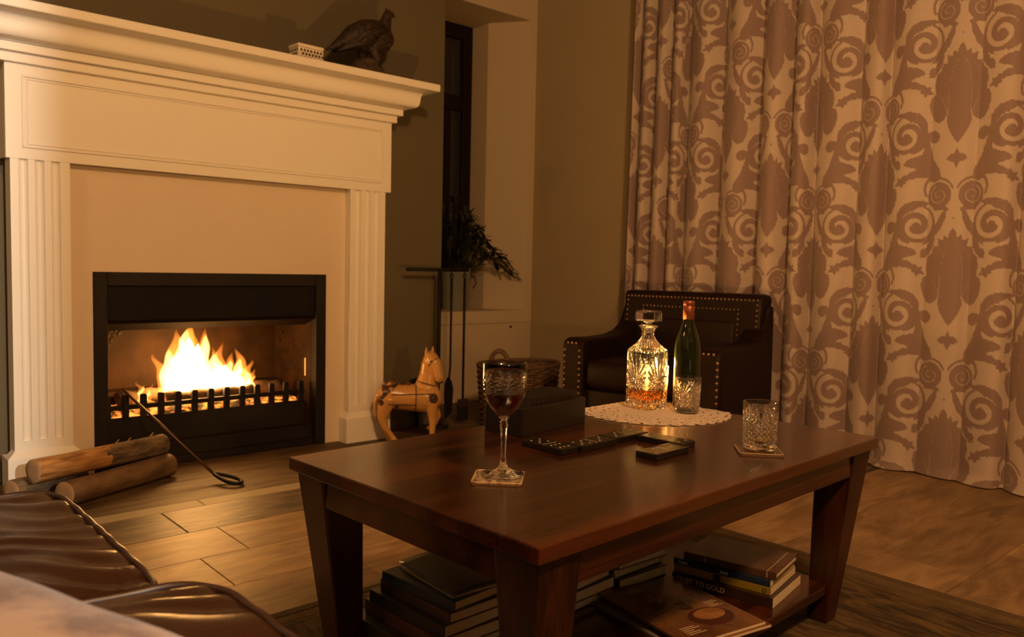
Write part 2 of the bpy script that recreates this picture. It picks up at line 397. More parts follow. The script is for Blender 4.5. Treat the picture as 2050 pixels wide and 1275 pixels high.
# ------------------------------------------------------------------ fireplace insert, grate and fire
def insert():
    t = thing('fireplace_insert', 'black steel fireplace insert with hood set in the plaster surround', 'fireplace', (0, 0, 0))
    fr = M_IRON
    y0 = YP - .006
    xa, xb, zt = .860, 1.862, .800
    bx('frame_side', fr, t, xa, xa + .052, y0, y0 + .05, 0, zt, bevel=.003)
    bx('frame_side', fr, t, xb - .052, xb, y0, y0 + .05, 0, zt, bevel=.003)
    bx('frame_top', fr, t, xa + .052, xb - .052, y0, y0 + .05, zt - .055, zt, bevel=.003)
    bx('hood', mat('soot_black_hood', (.0045, .0038, .0032), .7, spec=.2), t, xa + .052, xb - .052, y0 + .012, y0 + .03, .606, zt - .055, bevel=.002)
    add('hood_lip', MB().prism([(y0 + .012, .606), (y0 + .012, .594), (y0 + .11, .560), (y0 + .11, .572), (y0 + .03, .606)], xa + .052, xb - .052,
        Matrix(((0, 0, 1, 0), (1, 0, 0, 0), (0, 1, 0, 0), (0, 0, 0, 1)))), mat('heat_browned_steel', (.008, .0045, .0025), .95, .0, spec=.05), t)
    rust = mat('scorched_steel', (.011, .0045, .0014), .75, .0, spec=.2, var=(5, (.038, .016, .0042), .14), bump=(50, .4, .004))
    xl, xr = xa + .052, xb - .052
    b = MB(); b.box(xl - .02, xr + .02, 3.86, 3.875, 0, .80); add('back_plate', b, rust, t)
    b = MB(); b.add([(xr, y0 + .05, 0), (xr + .012, 3.86, 0), (xr + .012, 3.86, .8), (xr, y0 + .05, .8), (xr + .02, y0 + .05, 0), (xr + .03, 3.86, 0), (xr + .03, 3.86, .8), (xr + .02, y0 + .05, .8)],
        [(0, 1, 2, 3), (4, 7, 6, 5), (0, 4, 5, 1), (3, 2, 6, 7), (0, 3, 7, 4), (1, 5, 6, 2)]); add('side_plate', b, rust, t)
    b = MB(); b.add([(xl, y0 + .05, 0), (xl - .012, 3.86, 0), (xl - .012, 3.86, .8), (xl, y0 + .05, .8), (xl - .02, y0 + .05, 0), (xl - .03, 3.86, 0), (xl - .03, 3.86, .8), (xl - .02, y0 + .05, .8)],
        [(0, 3, 2, 1), (4, 5, 6, 7), (0, 1, 5, 4), (3, 7, 6, 2), (0, 4, 7, 3), (1, 2, 6, 5)]); add('side_plate', b, rust, t)
    bx('smoke_plate', M_IRON, t, xl - .02, xr + .02, y0 + .05, 3.86, .78, .80)
    bx('base_plate', M_IRON, t, xl - .02, xr + .02, y0 + .02, 3.86, 0, .03)
    bx('ash_front', M_IRON, t, xl, xr, y0 + .03, y0 + .045, .03, .092, bevel=.003)
    sc = MB()                                     # soot flakes peeling from the plates
    for k in range(26):
        z = random.uniform(.32, .55); y = random.uniform(3.5, 3.8)
        sc.ball((xr + .004, y, z), .003, random.uniform(.003, .008), random.uniform(.004, .012), 6, 4)
    for k in range(24):
        a = k / 23; x = xl + .05 + .13 * a + random.uniform(-.012, .012)
        sc.ball((x, 3.86, .44 + .1 * a + random.uniform(-.03, .03)), random.uniform(.004, .012), .003, random.uniform(.004, .012), 6, 4)
    tag(add('soot_flake', sc, M_IRON, t), kind='stuff')
    bx('chalk_mark', mat('pale_chalk_mark', (.65, .52, .36), .8), t, xr - .0015, xr, 3.500, 3.512, .315, .40)
    # grate
    g = thing('fire_grate', 'black iron grate front with short upright teeth before the flames', 'grate', (0, 0, 0))
    gy = 3.462
    bx('front_plate', M_IRON, g, xl + .002, 1.785, gy, gy + .016, .093, .207, bevel=.002)
    bx('upper_rail', M_IRON, g, xl + .002, 1.785, gy, gy + .016, .238, .258, bevel=.002)
    for x in (.923, .992, 1.062, 1.132, 1.202, 1.271, 1.341, 1.411, 1.482, 1.552, 1.621, 1.691, 1.766):
        poly = [(x - .0125, .20), (x + .0125, .20), (x + .0125, .292), (x + .009, .299), (x - .009, .299), (x - .0125, .292)]
        add('tooth', MB().prism(poly, gy - .004, gy + .014, Matrix(((1, 0, 0, 0), (0, 0, 1, 0), (0, 1, 0, 0), (0, 0, 0, 1)))), M_IRON, g, .0015)
    ash = mat('glowing_ash', (.05, .03, .02), .9, var=(30, (.02, .015, .012), .1))
    N = ash.node_tree.nodes; L = ash.node_tree.links; p = N['Principled BSDF']
    nn = N.new('ShaderNodeTexNoise'); nn.inputs['Scale'].default_value = 26; rr = N.new('ShaderNodeValToRGB')
    rr.color_ramp.elements[0].position = .42; rr.color_ramp.elements[0].color = (0, 0, 0, 1); rr.color_ramp.elements[1].position = .62; rr.color_ramp.elements[1].color = (1, .24, .03, 1)
    tc = N.new('ShaderNodeTexCoord'); L.new(tc.outputs['Object'], nn.inputs['Vector']); L.new(nn.outputs['Fac'], rr.inputs[0]); L.new(rr.outputs[0], p.inputs['Emission Color']); p.inputs['Emission Strength'].default_value = 2.6
    P = [[(xl + .03 + i * .84 / 40, gy + .03 + j * .30 / 14, .2 + .02 * noise.noise((i * .4, j * .5, 1)) + .05 * math.sin(PI * j / 14) * math.exp(-((i - 18) / 14) ** 2)) for i in range(41)] for j in range(15)]
    tag(add('ember_bed', MB().grid(P), ash, g), kind='stuff')
    for x in (1.0, 1.2, 1.4, 1.6): bx('support_bar', M_IRON, g, x - .012, x + .012, gy + .016, 3.80, .165, .185)
    ch = mat('charred_wood', (.035, .02, .012), .85, var=(14, (.16, .085, .04), .2), bump=(40, .6, .006))
    def billet(a, b_, r, label):
        a, b_ = Vector(a), Vector(b_); pts = [a.lerp(b_, k / 12) + Vector((0, 0, .006 * math.sin(k * 1.7))) for k in range(13)]
        m = MB().tube(pts, [r * (1 + .08 * math.sin(k * 2.1)) for k in range(13)], 14)
        tag(add('burning_log', m, ch), label, 'log')
    billet((1.17, 3.53, .262), (1.56, 3.53, .262), .026, 'glowing log lying along the grate teeth under the flames')
    billet((1.0, 3.60, .262), (1.34, 3.68, .27), .03, 'charred log angled across the left side of the fire')
    billet((1.40, 3.64, .268), (1.72, 3.60, .258), .032, 'charred log behind the right side of the grate')
    bx_ = bx('back_ledge', rust, t, xl - .005, xr + .005, 3.76, 3.86, .25, .27, bevel=.004)
insert()

def fire():
    t = thing('fire', 'bright yellow white log fire burning behind the grate', 'fire', (1.36, 3.6, .26))
    core = emission('flame_core', (1.0, .48, .13), 62.0)
    mid = vol_emission('flame_body', (1.0, .45, .10), 150.0)
    outer = vol_emission('flame_veil', (1.0, .27, .03), 42.0)
    def tongue(name, x, y, z, h, wdt, lean, m, seed, tip=1.0, d=.7, nseg=16):
        secs = []
        for k in range(nseg + 1):
            a = k / nseg
            wprof = wdt * (math.sin(PI * min(1, (a * .86 + .14)) ** .72) ** .8) if a < 1 else .0006
            wprof = max(wprof, .0006)
            sx = lean * a ** 1.5 + .012 * math.sin(a * 6.5 + seed) * a + .006 * math.sin(a * 15 + seed * 2) * a
            sy = .008 * math.sin(a * 5 + seed * 1.7) * a
            secs.append((x + sx, y + sy, z + h * a, wprof, wprof * d))
        rr = [[(cx + a_ * math.cos(2 * PI * k / 14), cy + b_ * math.sin(2 * PI * k / 14), cz) for k in range(14)] for cx, cy, cz, a_, b_ in secs]
        mb = MB().rings(rr)
        mb.v = [(p[0] * .982 - 1.36, p[1] - 3.645, p[2] - .26) for p in mb.v]
        add(name, mb, m, t)
    random.seed(3)
    # white-hot hearts
    for i, (x, h, wd, ln) in enumerate([(1.255, .20, .040, .01), (1.305, .245, .046, 0), (1.350, .215, .040, -.008), (1.435, .125, .030, .0), (1.485, .115, .032, .0), (1.535, .090, .026, .01), (1.395, .07, .026, 0)]):
        tongue('flame_heart', x, 3.60 + .012 * (i % 3), .268, h, wd, ln, core, i * 1.3)
    # yellow bodies
    for i, (x, h, wd, ln) in enumerate([(1.225, .215, .045, -.02), (1.265, .265, .05, .012), (1.31, .30, .055, -.012), (1.352, .275, .045, .012), (1.385, .185, .035, .035), (1.43, .185, .034, .004), (1.475, .15, .036, .008), (1.52, .155, .034, .012), (1.555, .10, .028, .026), (1.575, .07, .02, .022), (1.105, .06, .012, .004), (1.12, .045, .010, .01)]):
        tongue('flame_body', x, 3.60 + .014 * ((i * 2) % 3 - 1), .258, h, wd, ln, mid, 2 + i * 1.9)
    # orange veils and tips
    for i, (x, h, wd, ln) in enumerate([(1.20, .20, .034, -.045), (1.255, .30, .045, -.01), (1.295, .325, .042, .012), (1.325, .34, .040, -.01), (1.36, .30, .04, .014), (1.395, .215, .03, .028), (1.44, .235, .034, .0), (1.485, .185, .034, .012), (1.535, .205, .036, .0), (1.56, .15, .03, .022), (1.585, .10, .022, .026), (1.10, .085, .016, -.008), (1.125, .075, .013, .012)]):
        tongue('flame_veil', x, 3.60 + .016 * ((i * 2) % 3 - 1), .255, h, wd, ln, outer, 5 + i * 2.3)
fire()

def candle():
    t = thing('candle', 'lit candle in a frosted votive cup behind the crystal decanter', 'candle', (1.881, 1.473, .4625))
    wax = mat('candle_wax', (.86, .62, .30), .45, sss=.5, emit=((1.0, .50, .12), .55))  # emission puts the flame's glow into the wax
    add('wax_pillar', MB().lathe([(.0255, .004), (.027, .006), (.027, .068), (.020, .067), (.008, .066), (.0, .066)], 32, cap1=False), wax, t)
    add('wick', MB().tube([(0, 0, .065), (.0005, 0, .072), (.002, 0, .079)], .001, 6), M_IRON, t)
    cup = bpy.data.materials.new('frosted_votive'); cup.use_nodes = True; N = cup.node_tree.nodes; L = cup.node_tree.links; N.clear()
    o = N.new('ShaderNodeOutputMaterial'); tr = N.new('ShaderNodeBsdfTranslucent'); tr.inputs[0].default_value = (.80, .66, .42, 1); gl = N.new('ShaderNodeBsdfPrincipled')
    gl.inputs['Base Color'].default_value = (.5, .38, .22, 1); gl.inputs['Roughness'].default_value = .25
    mx = N.new('ShaderNodeMixShader'); mx.inputs[0].default_value = .3; L.new(tr.outputs[0], mx.inputs[1]); L.new(gl.outputs[0], mx.inputs[2]); L.new(mx.outputs[0], o.inputs['Surface'])
    add('votive_cup', MB().lathe([(.004, .001), (.033, .001), (.036, .006), (.0385, .104), (.0395, .109)], 40, cap0=True, cap1=False), cup, t)
    prof = [(.0005, .073), (.0065, .078), (.0100, .087), (.0104, .096), (.0080, .110), (.0040, .123), (.0004, .134)]
    add('flame', MB().lathe(prof, 14), emission('candle_flame', (1.0, .50, .15), 6000.0), t)
candle()

# ------------------------------------------------------------------ coffee table
TZ = .46
T0 = Vector((.7637, .7887, 0)); TA = math.radians(2.551); TL, TW = 1.184, .70
def tloc(x, y, z=0.0):
    """table-local (along, across) to room coordinates"""
    c, s = math.cos(TA), math.sin(TA)
    return Vector((T0.x + x * c - y * s, T0.y + x * s + y * c, z))
def table():
    t = thing('coffee_table', 'dark red mahogany coffee table with tapered legs and lower shelf', 'table', (T0.x, T0.y, 0), TA)
    add('tabletop', MB().box(0, TL, 0, TW, TZ - .026, TZ), M_MAHOG, t, .0025)
    ins = .012
    for sx in (0, 1):
        for sy in (0, 1):
            w, wb, lean = .095, .050, .048
            def rect(i, wd):
                a = i if not sx else TL - i - wd
                b = i if not sy else TW - i - wd
                return (a, a + wd, b, b + wd)
            add('leg', MB().frustum(rect(ins + lean, wb), rect(ins, w), .0095, TZ - .026), M_MAHOGZ, t, .003)
    ai = .020
    bx('apron', M_MAHOG, t, .10, TL - .10, ai, ai + .022, .376, TZ - .026, bevel=.002)
    bx('apron', M_MAHOG, t, .10, TL - .10, TW - ai - .022, TW - ai, .376, TZ - .026, bevel=.002)
    bx('apron', M_MAHOG, t, ai, ai + .022, .10, TW - .10, .376, TZ - .026, bevel=.002)
    bx('apron', M_MAHOG, t, TL - ai - .022, TL - ai, .10, TW - .10, .376, TZ - .026, bevel=.002)
    bx('lower_shelf', M_MAHOG, t, .085, TL - .085, .060, TW - .060, .083, .105, bevel=.002)
table()

# ------------------------------------------------------------------ rug
def rug():
    x0, x1, y0, y1 = .45, 2.265, -.9, 1.776
    t = thing('rug', 'worn brown patterned rug under the coffee table', 'rug', (0, 0, 0))
    m = mat('rug_pile', (.030, .018, .008), .95, var=(4, (.13, .078, .028), .12), bump=(160, .9, .004), coord='World', stretch=(5.0, 1.3, 1))
    n = [q for q in m.node_tree.nodes if q.type == 'TEX_NOISE'][0]; n.inputs['Distortion'].default_value = 2.0
    e = mat('rug_border', (.055, .034, .018), .95, var=(30, (.11, .07, .035), .3), bump=(160, .9, .004), coord='World')
    g = mat('rug_guard_stripe', (.075, .046, .02), .95, var=(14, (.14, .09, .038), .2), bump=(160, .9, .004), coord='World')
    def ring(name, mt, o, wd, h):
        b = MB()
        for q in ((x0 + o, x1 - o, y0 + o, y0 + o + wd), (x0 + o, x1 - o, y1 - o - wd, y1 - o), (x0 + o, x0 + o + wd, y0 + o + wd, y1 - o - wd), (x1 - o - wd, x1 - o, y0 + o + wd, y1 - o - wd)):
            b.box(*q, 0.0005, h)
        add(name, b, mt, t, .002)
    ring('edge_binding', e, 0, .028, .010); ring('guard_stripe', g, .028, .035, .009); ring('inner_stripe', e, .063, .018, .0092)
    bx('pile', m, t, x0 + .081, x1 - .081, y0 + .081, y1 - .081, .0005, .009)
rug()

# ------------------------------------------------------------------ glassware
CRYSTAL = glass('lead_crystal', (1, 1, 1), 0.05, 1.54)
CRYSTALW = glass('crystal_thin', (1, 1, 1), 0.0, 1.50)
def groove(d, wd): return max(0.0, 1 - abs(d) / wd)
def seg_d(px, pz, a, b):
    ax, az = a; bx_, bz = b; dx, dz = bx_ - ax, bz - az
    q = max(0, min(1, ((px - ax) * dx + (pz - az) * dz) / (dx * dx + dz * dz)))
    return math.hypot(px - ax - q * dx, pz - az - q * dz)

def cut_wall(rfun, zs, n, cutfun, M=None):
    """rings of a cut crystal wall: rfun(theta,z) minus cutfun(theta,z)"""
    rr = []
    for z in zs:
        ring = []
        for k in range(n):
            a = 2 * PI * k / n; r = rfun(a, z) - cutfun(a, z); ring.append((r * math.cos(a), r * math.sin(a), z))
        rr.append(ring)
    return rr

def decanter():
    t = thing('whisky_decanter', 'square cut crystal decanter with amber whisky and faceted stopper', 'decanter', (1.79, 1.43, .4625), math.radians(-6))
    half = .0445
    def sq(a, h, p=7.0):
        c, s = abs(math.cos(a)), abs(math.sin(a)); return h / ((c ** p + s ** p) ** (1 / p))
    def hgt(z):                                   # half width along the height
        if z < .006: return half - .003 + .003 * z / .006
        if z < .158: return half
        if z < .166: return half - .001 * (z - .158) / .008
        q = min(1, (z - .166) / .042)
        return .0165 + (half - .001 - .0165) * (1 - q) ** 1.75
    def powr(z):
        if z < .160: return 7.0
        q = min(1, (z - .160) / .045); return 7.0 * (1 - q) + 2.0 * q
    fan = []                                      # per-face cuts in (u, z)
    for k in range(-4, 5):
        a = math.radians(k * 15); L_ = .078 - .004 * abs(k)
        fan.append(((.0, .070), (L_ * math.sin(a), .070 + L_ * math.cos(a))))
    def cut(a, z):
        if z > .20: return 0
        u = ((a + PI / 4) % (PI / 2)) - PI / 4
        if z < .160:
            px = half * math.tan(max(-.95, min(.95, u)))
            g = 0
            if abs(px) < .041:
                for s0, s1 in fan: g = max(g, groove(seg_d(px, z, s0, s1), .0030))
                for q in range(-6, 7):            # diamond cuts below the fan
                    for sg in (-1, 1):
                        d = (px * sg + z - .012 * q - .02) / 1.414
                        if .012 < z < .070 - .55 * abs(px): g = max(g, groove(d, .0026))
                for x0_, s_ in ((-.036, 1), (.036, -1)):
                    for k in range(4):
                        g = max(g, groove(seg_d(px, z, (x0_, .052), (x0_ + s_ * (.006 + .008 * k), .10 - .010 * k)), .0024))
            return .0068 * g
        return .0022 * (.5 + .5 * math.cos(32 * a)) * min(1, (.20 - z) / .02) * min(1, (z - .16) / .006)
    zs = [0, .002, .004, .006] + [.006 + .154 * k / 62 for k in range(1, 63)] + [.160 + .048 * k / 16 for k in range(1, 17)]
    out = cut_wall(lambda a, z: sq(a, hgt(z), powr(z)), zs, 176, cut)
    n = 176
    def circ(r, z, p=2.0): return [(sq(2 * PI * k / n, r, p) * math.cos(2 * PI * k / n), sq(2 * PI * k / n, r, p) * math.sin(2 * PI * k / n), z) for k in range(n)]
    out += [circ(.0165, .214), circ(.019, .222), circ(.025, .2285), circ(.0280, .231), circ(.026, .2335), circ(.013, .2335), circ(.0095, .226), circ(.0095, .206)]
    inn = []
    for z in (.198, .190, .180, .170, .164, .155, .10, .06, .030, .024, .020):
        h = max(.0095, hgt(z) - .0062); inn.append(circ(h if z > .03 else h - (.004 if z > .022 else .009), z, max(2.0, powr(z) - 2)))
    b = MB().rings(out + inn, True, True, smooth=False)
    add('body', b, CRYSTAL, t, fix=True)
    whisky = glass('whisky', (.93, .38, .05), 0, 1.34)
    wr = []
    for z, d in ((.0205, .0095), (.0245, .0046), (.031, .0004), (.056, .0004)):
        h = hgt(.05) - .0062 - d; wr.append(circ(h, z, 5.0))
    add('whisky_fill', MB().rings(wr), whisky, t)
    st = MB()
    m = 8
    def octa(r, z): return [(r * math.cos(2 * PI * (k + .5) / m), r * math.sin(2 * PI * (k + .5) / m), z) for k in range(m)]
    st.rings([octa(.0088, .212), octa(.0090, .2335), octa(.0105, .2385), octa(.0125, .243), octa(.036, .2465), octa(.0400, .249), octa(.0400, .270), octa(.0375, .274), octa(.012, .2765)], smooth=False)
    add('stopper', st, CRYSTAL, t, .0008)
decanter()

def tumbler(name, label, loc, rot, R=.0385, H=.102, drink=True):
    t = thing(name, label, 'glass', loc, rot, None)
    def rf(a, z): return R * (.93 + .07 * min(1, z / H)) - (.002 * (1 - z / .004) if z < .004 else 0)
    def cut(a, z):
        if z > H * .86: return 0
        u = R * (((a) % (PI / 2)) - PI / 4)
        g = 0
        if .012 < z < .056:
            for q in range(-9, 14):
                for sg in (-1, 1):
                    g = max(g, groove((u * sg + z - .0115 * q) / 1.414, .0021))
            g *= 1 if abs(u) < .021 else .35
        for k in range(-3, 4):
            an = math.radians(k * 20 + 3); L_ = .034 - .003 * abs(k)
            g = max(g, groove(seg_d(u, z, (0, .050), (L_ * math.sin(an), .050 + L_ * math.cos(an))), .0021))
        for sd in (-1, 1):
            g = max(g, groove(seg_d(u, z, (sd * .028, .01), (sd * .022, .075)), .0025))
        return .0032 * g
    zs = [0, .002, .004] + [.004 + (H - .006) * k / 50 for k in range(1, 51)]
    n = 132
    rr = cut_wall(rf, zs, n, cut)
    def circ(r, z): return [(r * math.cos(2 * PI * k / n), r * math.sin(2 * PI * k / n), z) for k in range(n)]
    rr += [circ(R - .0006, H), circ(R - .0018, H), circ(R - .0045, H - .02), circ(R - .0062, .03), circ(R - .0066, .02), circ(R - .010, .0165), circ(.01, .0155)]
    add('body', MB().rings(rr, smooth=False), CRYSTAL, t)
    if drink:
        add('whisky_fill', MB().lathe([(.008, .0162), (R - .0105, .0172), (R - .0070, .0205), (R - .0067, .024)], 48), glass('pale_whisky', (.95, .70, .34), 0, 1.34), t)
tumbler('whisky_tumbler', 'cut crystal tumbler standing on a coaster at the table edge', (1.572, .938, .4665), .5)
tumbler('whisky_tumbler', 'empty cut crystal tumbler on the doily in front of the wine bottle', (1.825, 1.315, .4625), 1.1, .036, .099, False)

def wine_glass():
    t = thing('wine_glass', 'stemmed cut crystal wine glass half full of red wine', 'glass', (.972, 1.106, .4665), .4)
    n = 120
    def rin(z):                                   # outer bowl radius
        pts = [(.101, .0045), (.106, .0095), (.116, .0185), (.128, .0275), (.140, .0345), (.152, .0388), (.165, .0405), (.185, .0408), (.2085, .0405)]
        for (z0, r0), (z1, r1) in zip(pts, pts[1:]):
            if z <= z1: return r0 + (r1 - r0) * (z - z0) / (z1 - z0)
        return pts[-1][1]
    def cut(a, z):
        if z < .112 or z > .196: return 0
        g = 0; seg = (a % (PI / 3)) - PI / 6; u = .04 * seg
        for k in range(12):
            an = PI * k / 6 + .1; L_ = .019 if k % 2 else .014
            g = max(g, groove(seg_d(u, z, (.002 * math.sin(an), .167 + .002 * math.cos(an)), (L_ * math.sin(an), .167 + L_ * math.cos(an))), .0016))
        for k in range(-2, 3):
            g = max(g, groove(seg_d(u, z, (.019, .150), (.019 + .010 * math.sin(k * .5), .150 - .024 * math.cos(k * .5))), .0016))
            g = max(g, groove(seg_d(u, z, (-.019, .150), (-.019 + .010 * math.sin(k * .5), .150 - .024 * math.cos(k * .5))), .0016))
        if z < .135: g = max(g, .8 * (.5 + .5 * math.cos(24 * a)) * min(1, (.135 - z) / .01))
        return .0015 * g
    def circ(r, z): return [(r * math.cos(2 * PI * k / n), r * math.sin(2 * PI * k / n), z) for k in range(n)]
    def hexr(r, z): return [(r * (1 + .05 * math.cos(6 * 2 * PI * k / n)) * math.cos(2 * PI * k / n), r * (1 + .05 * math.cos(6 * 2 * PI * k / n)) * math.sin(2 * PI * k / n), z) for k in range(n)]
    rr = [circ(.037, 0), circ(.039, .0012), circ(.0388, .0025), circ(.030, .0045), circ(.018, .0075), circ(.010, .0125), hexr(.0062, .019), hexr(.0047, .035), hexr(.0050, .060), hexr(.0064, .085), hexr(.0078, .0925), hexr(.0062, .0955), hexr(.0072, .0985)]
    rr += cut_wall(lambda a, z: rin(z), [.101 + .1065 * k / 60 for k in range(61)], n, cut)
    rr += [circ(.0403, .2085), circ(.0393, .2085)]
    for z in (.19, .17, .155, .145, .135, .125, .116, .110, .1065): rr.append(circ(max(.002, rin(z) - .0016 - (.002 if z < .11 else 0)), z))
    add('glass_body', MB().rings(rr), CRYSTALW, t)
    wine = mat('red_wine', (.040, .0006, .002), 0, trans=1.0, ior=1.34)
    wr = [circ(.0022, .1075), circ(rin(.110) - .0039, .110)] + [circ(rin(z) - .0020, z) for z in (.116, .125, .135, .145, .153)]
    add('wine_fill', MB().rings(wr), wine, t)
wine_glass()

def wine_bottle():
    t = thing('wine_bottle', 'dark green wine bottle with copper screw cap', 'bottle', (1.883, 1.362, .4625), .3)
    gl = mat('green_bottle_glass', (.045, .058, .008), .02, trans=.8, ior=1.5)
    prof = [(.030, .0), (.0355, .003), (.0365, .008), (.0365, .150), (.0360, .170), (.0335, .190), (.0285, .209), (.0225, .226), (.0175, .240), (.0152, .252), (.0145, .262), (.0145, .300)]
    inn = [(.0120, .300), (.0120, .255), (.0150, .238), (.0260, .205), (.0330, .170), (.0335, .150), (.0335, .012), (.020, .018), (.004, .022)]
    add('bottle_body', MB().lathe(prof + inn, 56), gl, t)
    add('wine_fill', MB().lathe([(.004, .0225), (.020, .0186), (.0331, .0125), (.0331, .11)], 48), mat('bottle_wine', (.10, .11, .015), 0, trans=1, ior=1.34), t)
    add('screw_cap', MB().lathe([(.0148, .252), (.0156, .2525), (.0156, .289), (.0152, .2895), (.0152, .2915), (.0158, .292), (.0158, .3035), (.0145, .305), (.0, .305)], 40, cap1=False), mat('copper_foil', (.30, .095, .04), .4, .6), t)
wine_bottle()

def doily():
    cx, cy, R = 1.772, 1.392, .208
    m = mat('crochet_cotton', (.58, .46, .37), .9, bump=(350, .8, .002), sheen=.3)
    nA, rad = 216, [0.0]
    rads = [.004, .03, .06, .09] + [.09 + .0065 * k for k in range(1, 19)]
    b = MB(); P = []
    xe = lambda y: TL
    for i, r in enumerate(rads):
        ring = []
        for k in range(nA):
            a = 2 * PI * k / nA
            rr = r + (.006 * abs(math.sin(18 * a)) if i == len(rads) - 1 else 0) + (.003 * abs(math.sin(18 * a)) if i == len(rads) - 2 else 0)
            X, Y = cx + rr * math.cos(a), cy + rr * math.sin(a)
            c, s = math.cos(TA), math.sin(TA); lx, ly = (X - T0.x) * c + (Y - T0.y) * s, -(X - T0.x) * s + (Y - T0.y) * c
            z = TZ + .0015 + (.0006 * math.sin(40 * a + i) if i > 3 else 0)
            ex, ey = lx - (TL + .002), ly - (TW + .002)   # the cloth falls over the table edge
            drop = 0
            if ex > 0: drop += ex; lx = TL + .002 + .10 * ex
            if ey > 0: drop += ey; ly = TW + .002 + .10 * ey
            q = tloc(lx, ly); ring.append((q.x, q.y, z - drop))
        P.append(ring)
    n = len(rads)
    b.v = [p for r in P for p in r]
    for i in range(n - 1):
        for k in range(nA):
            j = (k + 1) % nA
            hole = (i >= 4 and (i % 3 == 1) and (k % 4 in (1, 2))) or (i >= 4 and i % 6 == 3 and k % 6 == 2)
            if i >= n - 2: hole = k % 6 == 0
            if hole: continue
            b.f.append((i * nA + k, i * nA + j, (i + 1) * nA + j, (i + 1) * nA + k)); b.sm.append(True)
    b.f.append(tuple(range(nA))); b.sm.append(False)
    o = add('doily', b, m); so = o.modifiers.new('thick', 'SOLIDIFY'); so.thickness = .0018; so.offset = 0
    tag(o, 'round crochet lace doily with scalloped edge under the decanter', 'doily')
doily()

def coaster(label, loc, rot, shade):
    t = thing('coaster', label, 'coaster', loc, rot, None)
    b = MB(); s = .047; r = .008; poly = []
    for cx, cy, a0 in ((s - r, s - r, 0), (-s + r, s - r, 90), (-s + r, -s + r, 180), (s - r, -s + r, 270)):
        for k in range(5): a = math.radians(a0 + 22.5 * k); poly.append((cx + r * math.cos(a), cy + r * math.sin(a)))
    add('cork_base', b.prism(poly, 0, .003), mat('coaster_base', (.12, .06, .03), .7), t)
    top = mat('coaster_print', shade[0], .22, var=(28, shade[1], .12), coat=.5, stretch=(1, 4, 1))
    add('printed_top', MB().prism([(x * .995, y * .995) for x, y in poly], .003, .0045), top, t)
    rim = MB(); out = [(x, y) for x, y in poly]
    pts = [(x * .955, y * .955, .0046) for x, y in poly]
    rim.tube(pts, .0009, 6, closed=True); add('rim_line', rim, mat('coaster_rim', (.45, .33, .2), .4), t)
coaster('printed coaster under the wine glass', (.959, 1.104, TZ), math.radians(44), ((.10, .06, .035), (.48, .36, .22)))
coaster('dark glossy coaster under the whisky tumbler', (1.562, .934, TZ), math.radians(41), ((.04, .02, .012), (.10, .05, .025)))

# ------------------------------------------------------------------ dominoes and their box
M_DOM = mat('ebony_domino', (.008, .006, .0045), .3, coat=.12)
M_PIP = mat('ivory_pip', (.42, .34, .24), .5)
PIPS = {1: [(0, 0)], 2: [(-1, -1), (1, 1)], 3: [(-1, -1), (0, 0), (1, 1)], 4: [(-1, -1), (1, 1), (-1, 1), (1, -1)], 5: [(-1, -1), (1, 1), (-1, 1), (1, -1), (0, 0)], 6: [(-1, -1), (-1, 0), (-1, 1), (1, -1), (1, 0), (1, 1)]}
def domino(label, loc, rot, a, b, group=None):
    t = thing('domino', label, 'domino', loc, rot, group)
    add('tile_body', MB().box(-.06, .06, -.0265, .0265, 0, .013), M_DOM, t, .0015)
    bx('divider', M_PIP, t, -.0007, .0007, -.021, .021, .0128, .0134)
    for n, cx in ((a, -.03), (b, .03)):
        for px, py in PIPS[n]:
            add('pip', MB().lathe([(.0028, .0128), (.0028, .0134), (.0018, .0136)], 10, Matrix.Translation((cx + px * .013, py * .013, 0))), M_PIP, t)
for lab, x, y, rz, a, b in (
    ('black domino at the left end of the chain, turned across it', 1.208, 1.224, 92, 6, 5),
    ('black domino lying second in the chain after the turned end tile', 1.300, 1.190, 2.5, 5, 3),
    ('black domino in the chain nearest the lace doily', 1.4245, 1.2015, 2.5, 3, 4),
    ('black domino running from the chain towards the single front tile', 1.4625, 1.108, 93, 4, 2),
    ('black domino at the front end of the chain', 1.368, 1.044, 3, 2, 1)):
    domino(lab, (x, y, TZ), math.radians(rz), a, b)
def domino_box():
    t = thing('domino_box', 'open black wooden box standing at the far table edge', 'box', (1.24, 1.347, TZ), math.radians(9))
    bk = mat('black_box_wood', (.012, .009, .007), .35, bump=(40, .1, .002), stretch=(1, 1, 6))
    L_, W_, H_ = .257, .115, .066
    bx('front_panel', bk, t, 0, L_, 0, .008, 0, H_, bevel=.0015); bx('rear_panel', bk, t, 0, L_, W_ - .008, W_, 0, H_, bevel=.0015)
    bx('end_panel', bk, t, 0, .008, .008, W_ - .008, 0, H_, bevel=.0015); bx('end_panel', bk, t, L_ - .008, L_, .008, W_ - .008, 0, H_, bevel=.0015)
    bx('bottom_panel', bk, t, .008, L_ - .008, .008, W_ - .008, 0, .006)
    dm = mat('boxed_domino', (.012, .007, .005), .45)
    c, s = math.cos(math.radians(9)), math.sin(math.radians(9))
    for k in range(12):
        x = .030 + k * .0168; o = MB()
        o.box(-.0065, .0065, -.045, .045, 0, .078, Matrix.Rotation(math.radians(14), 4, 'Y'))
        d = add('domino', o, dm, None, .0015); d.location = (1.24 + x * c - .0575 * s, 1.347 + x * s + .0575 * c, TZ + .0085); d.rotation_euler = (0, 0, math.radians(9))
        tag(d, 'dark domino standing on edge in the black wooden box', 'domino', 'dominoes standing in the box')
domino_box()

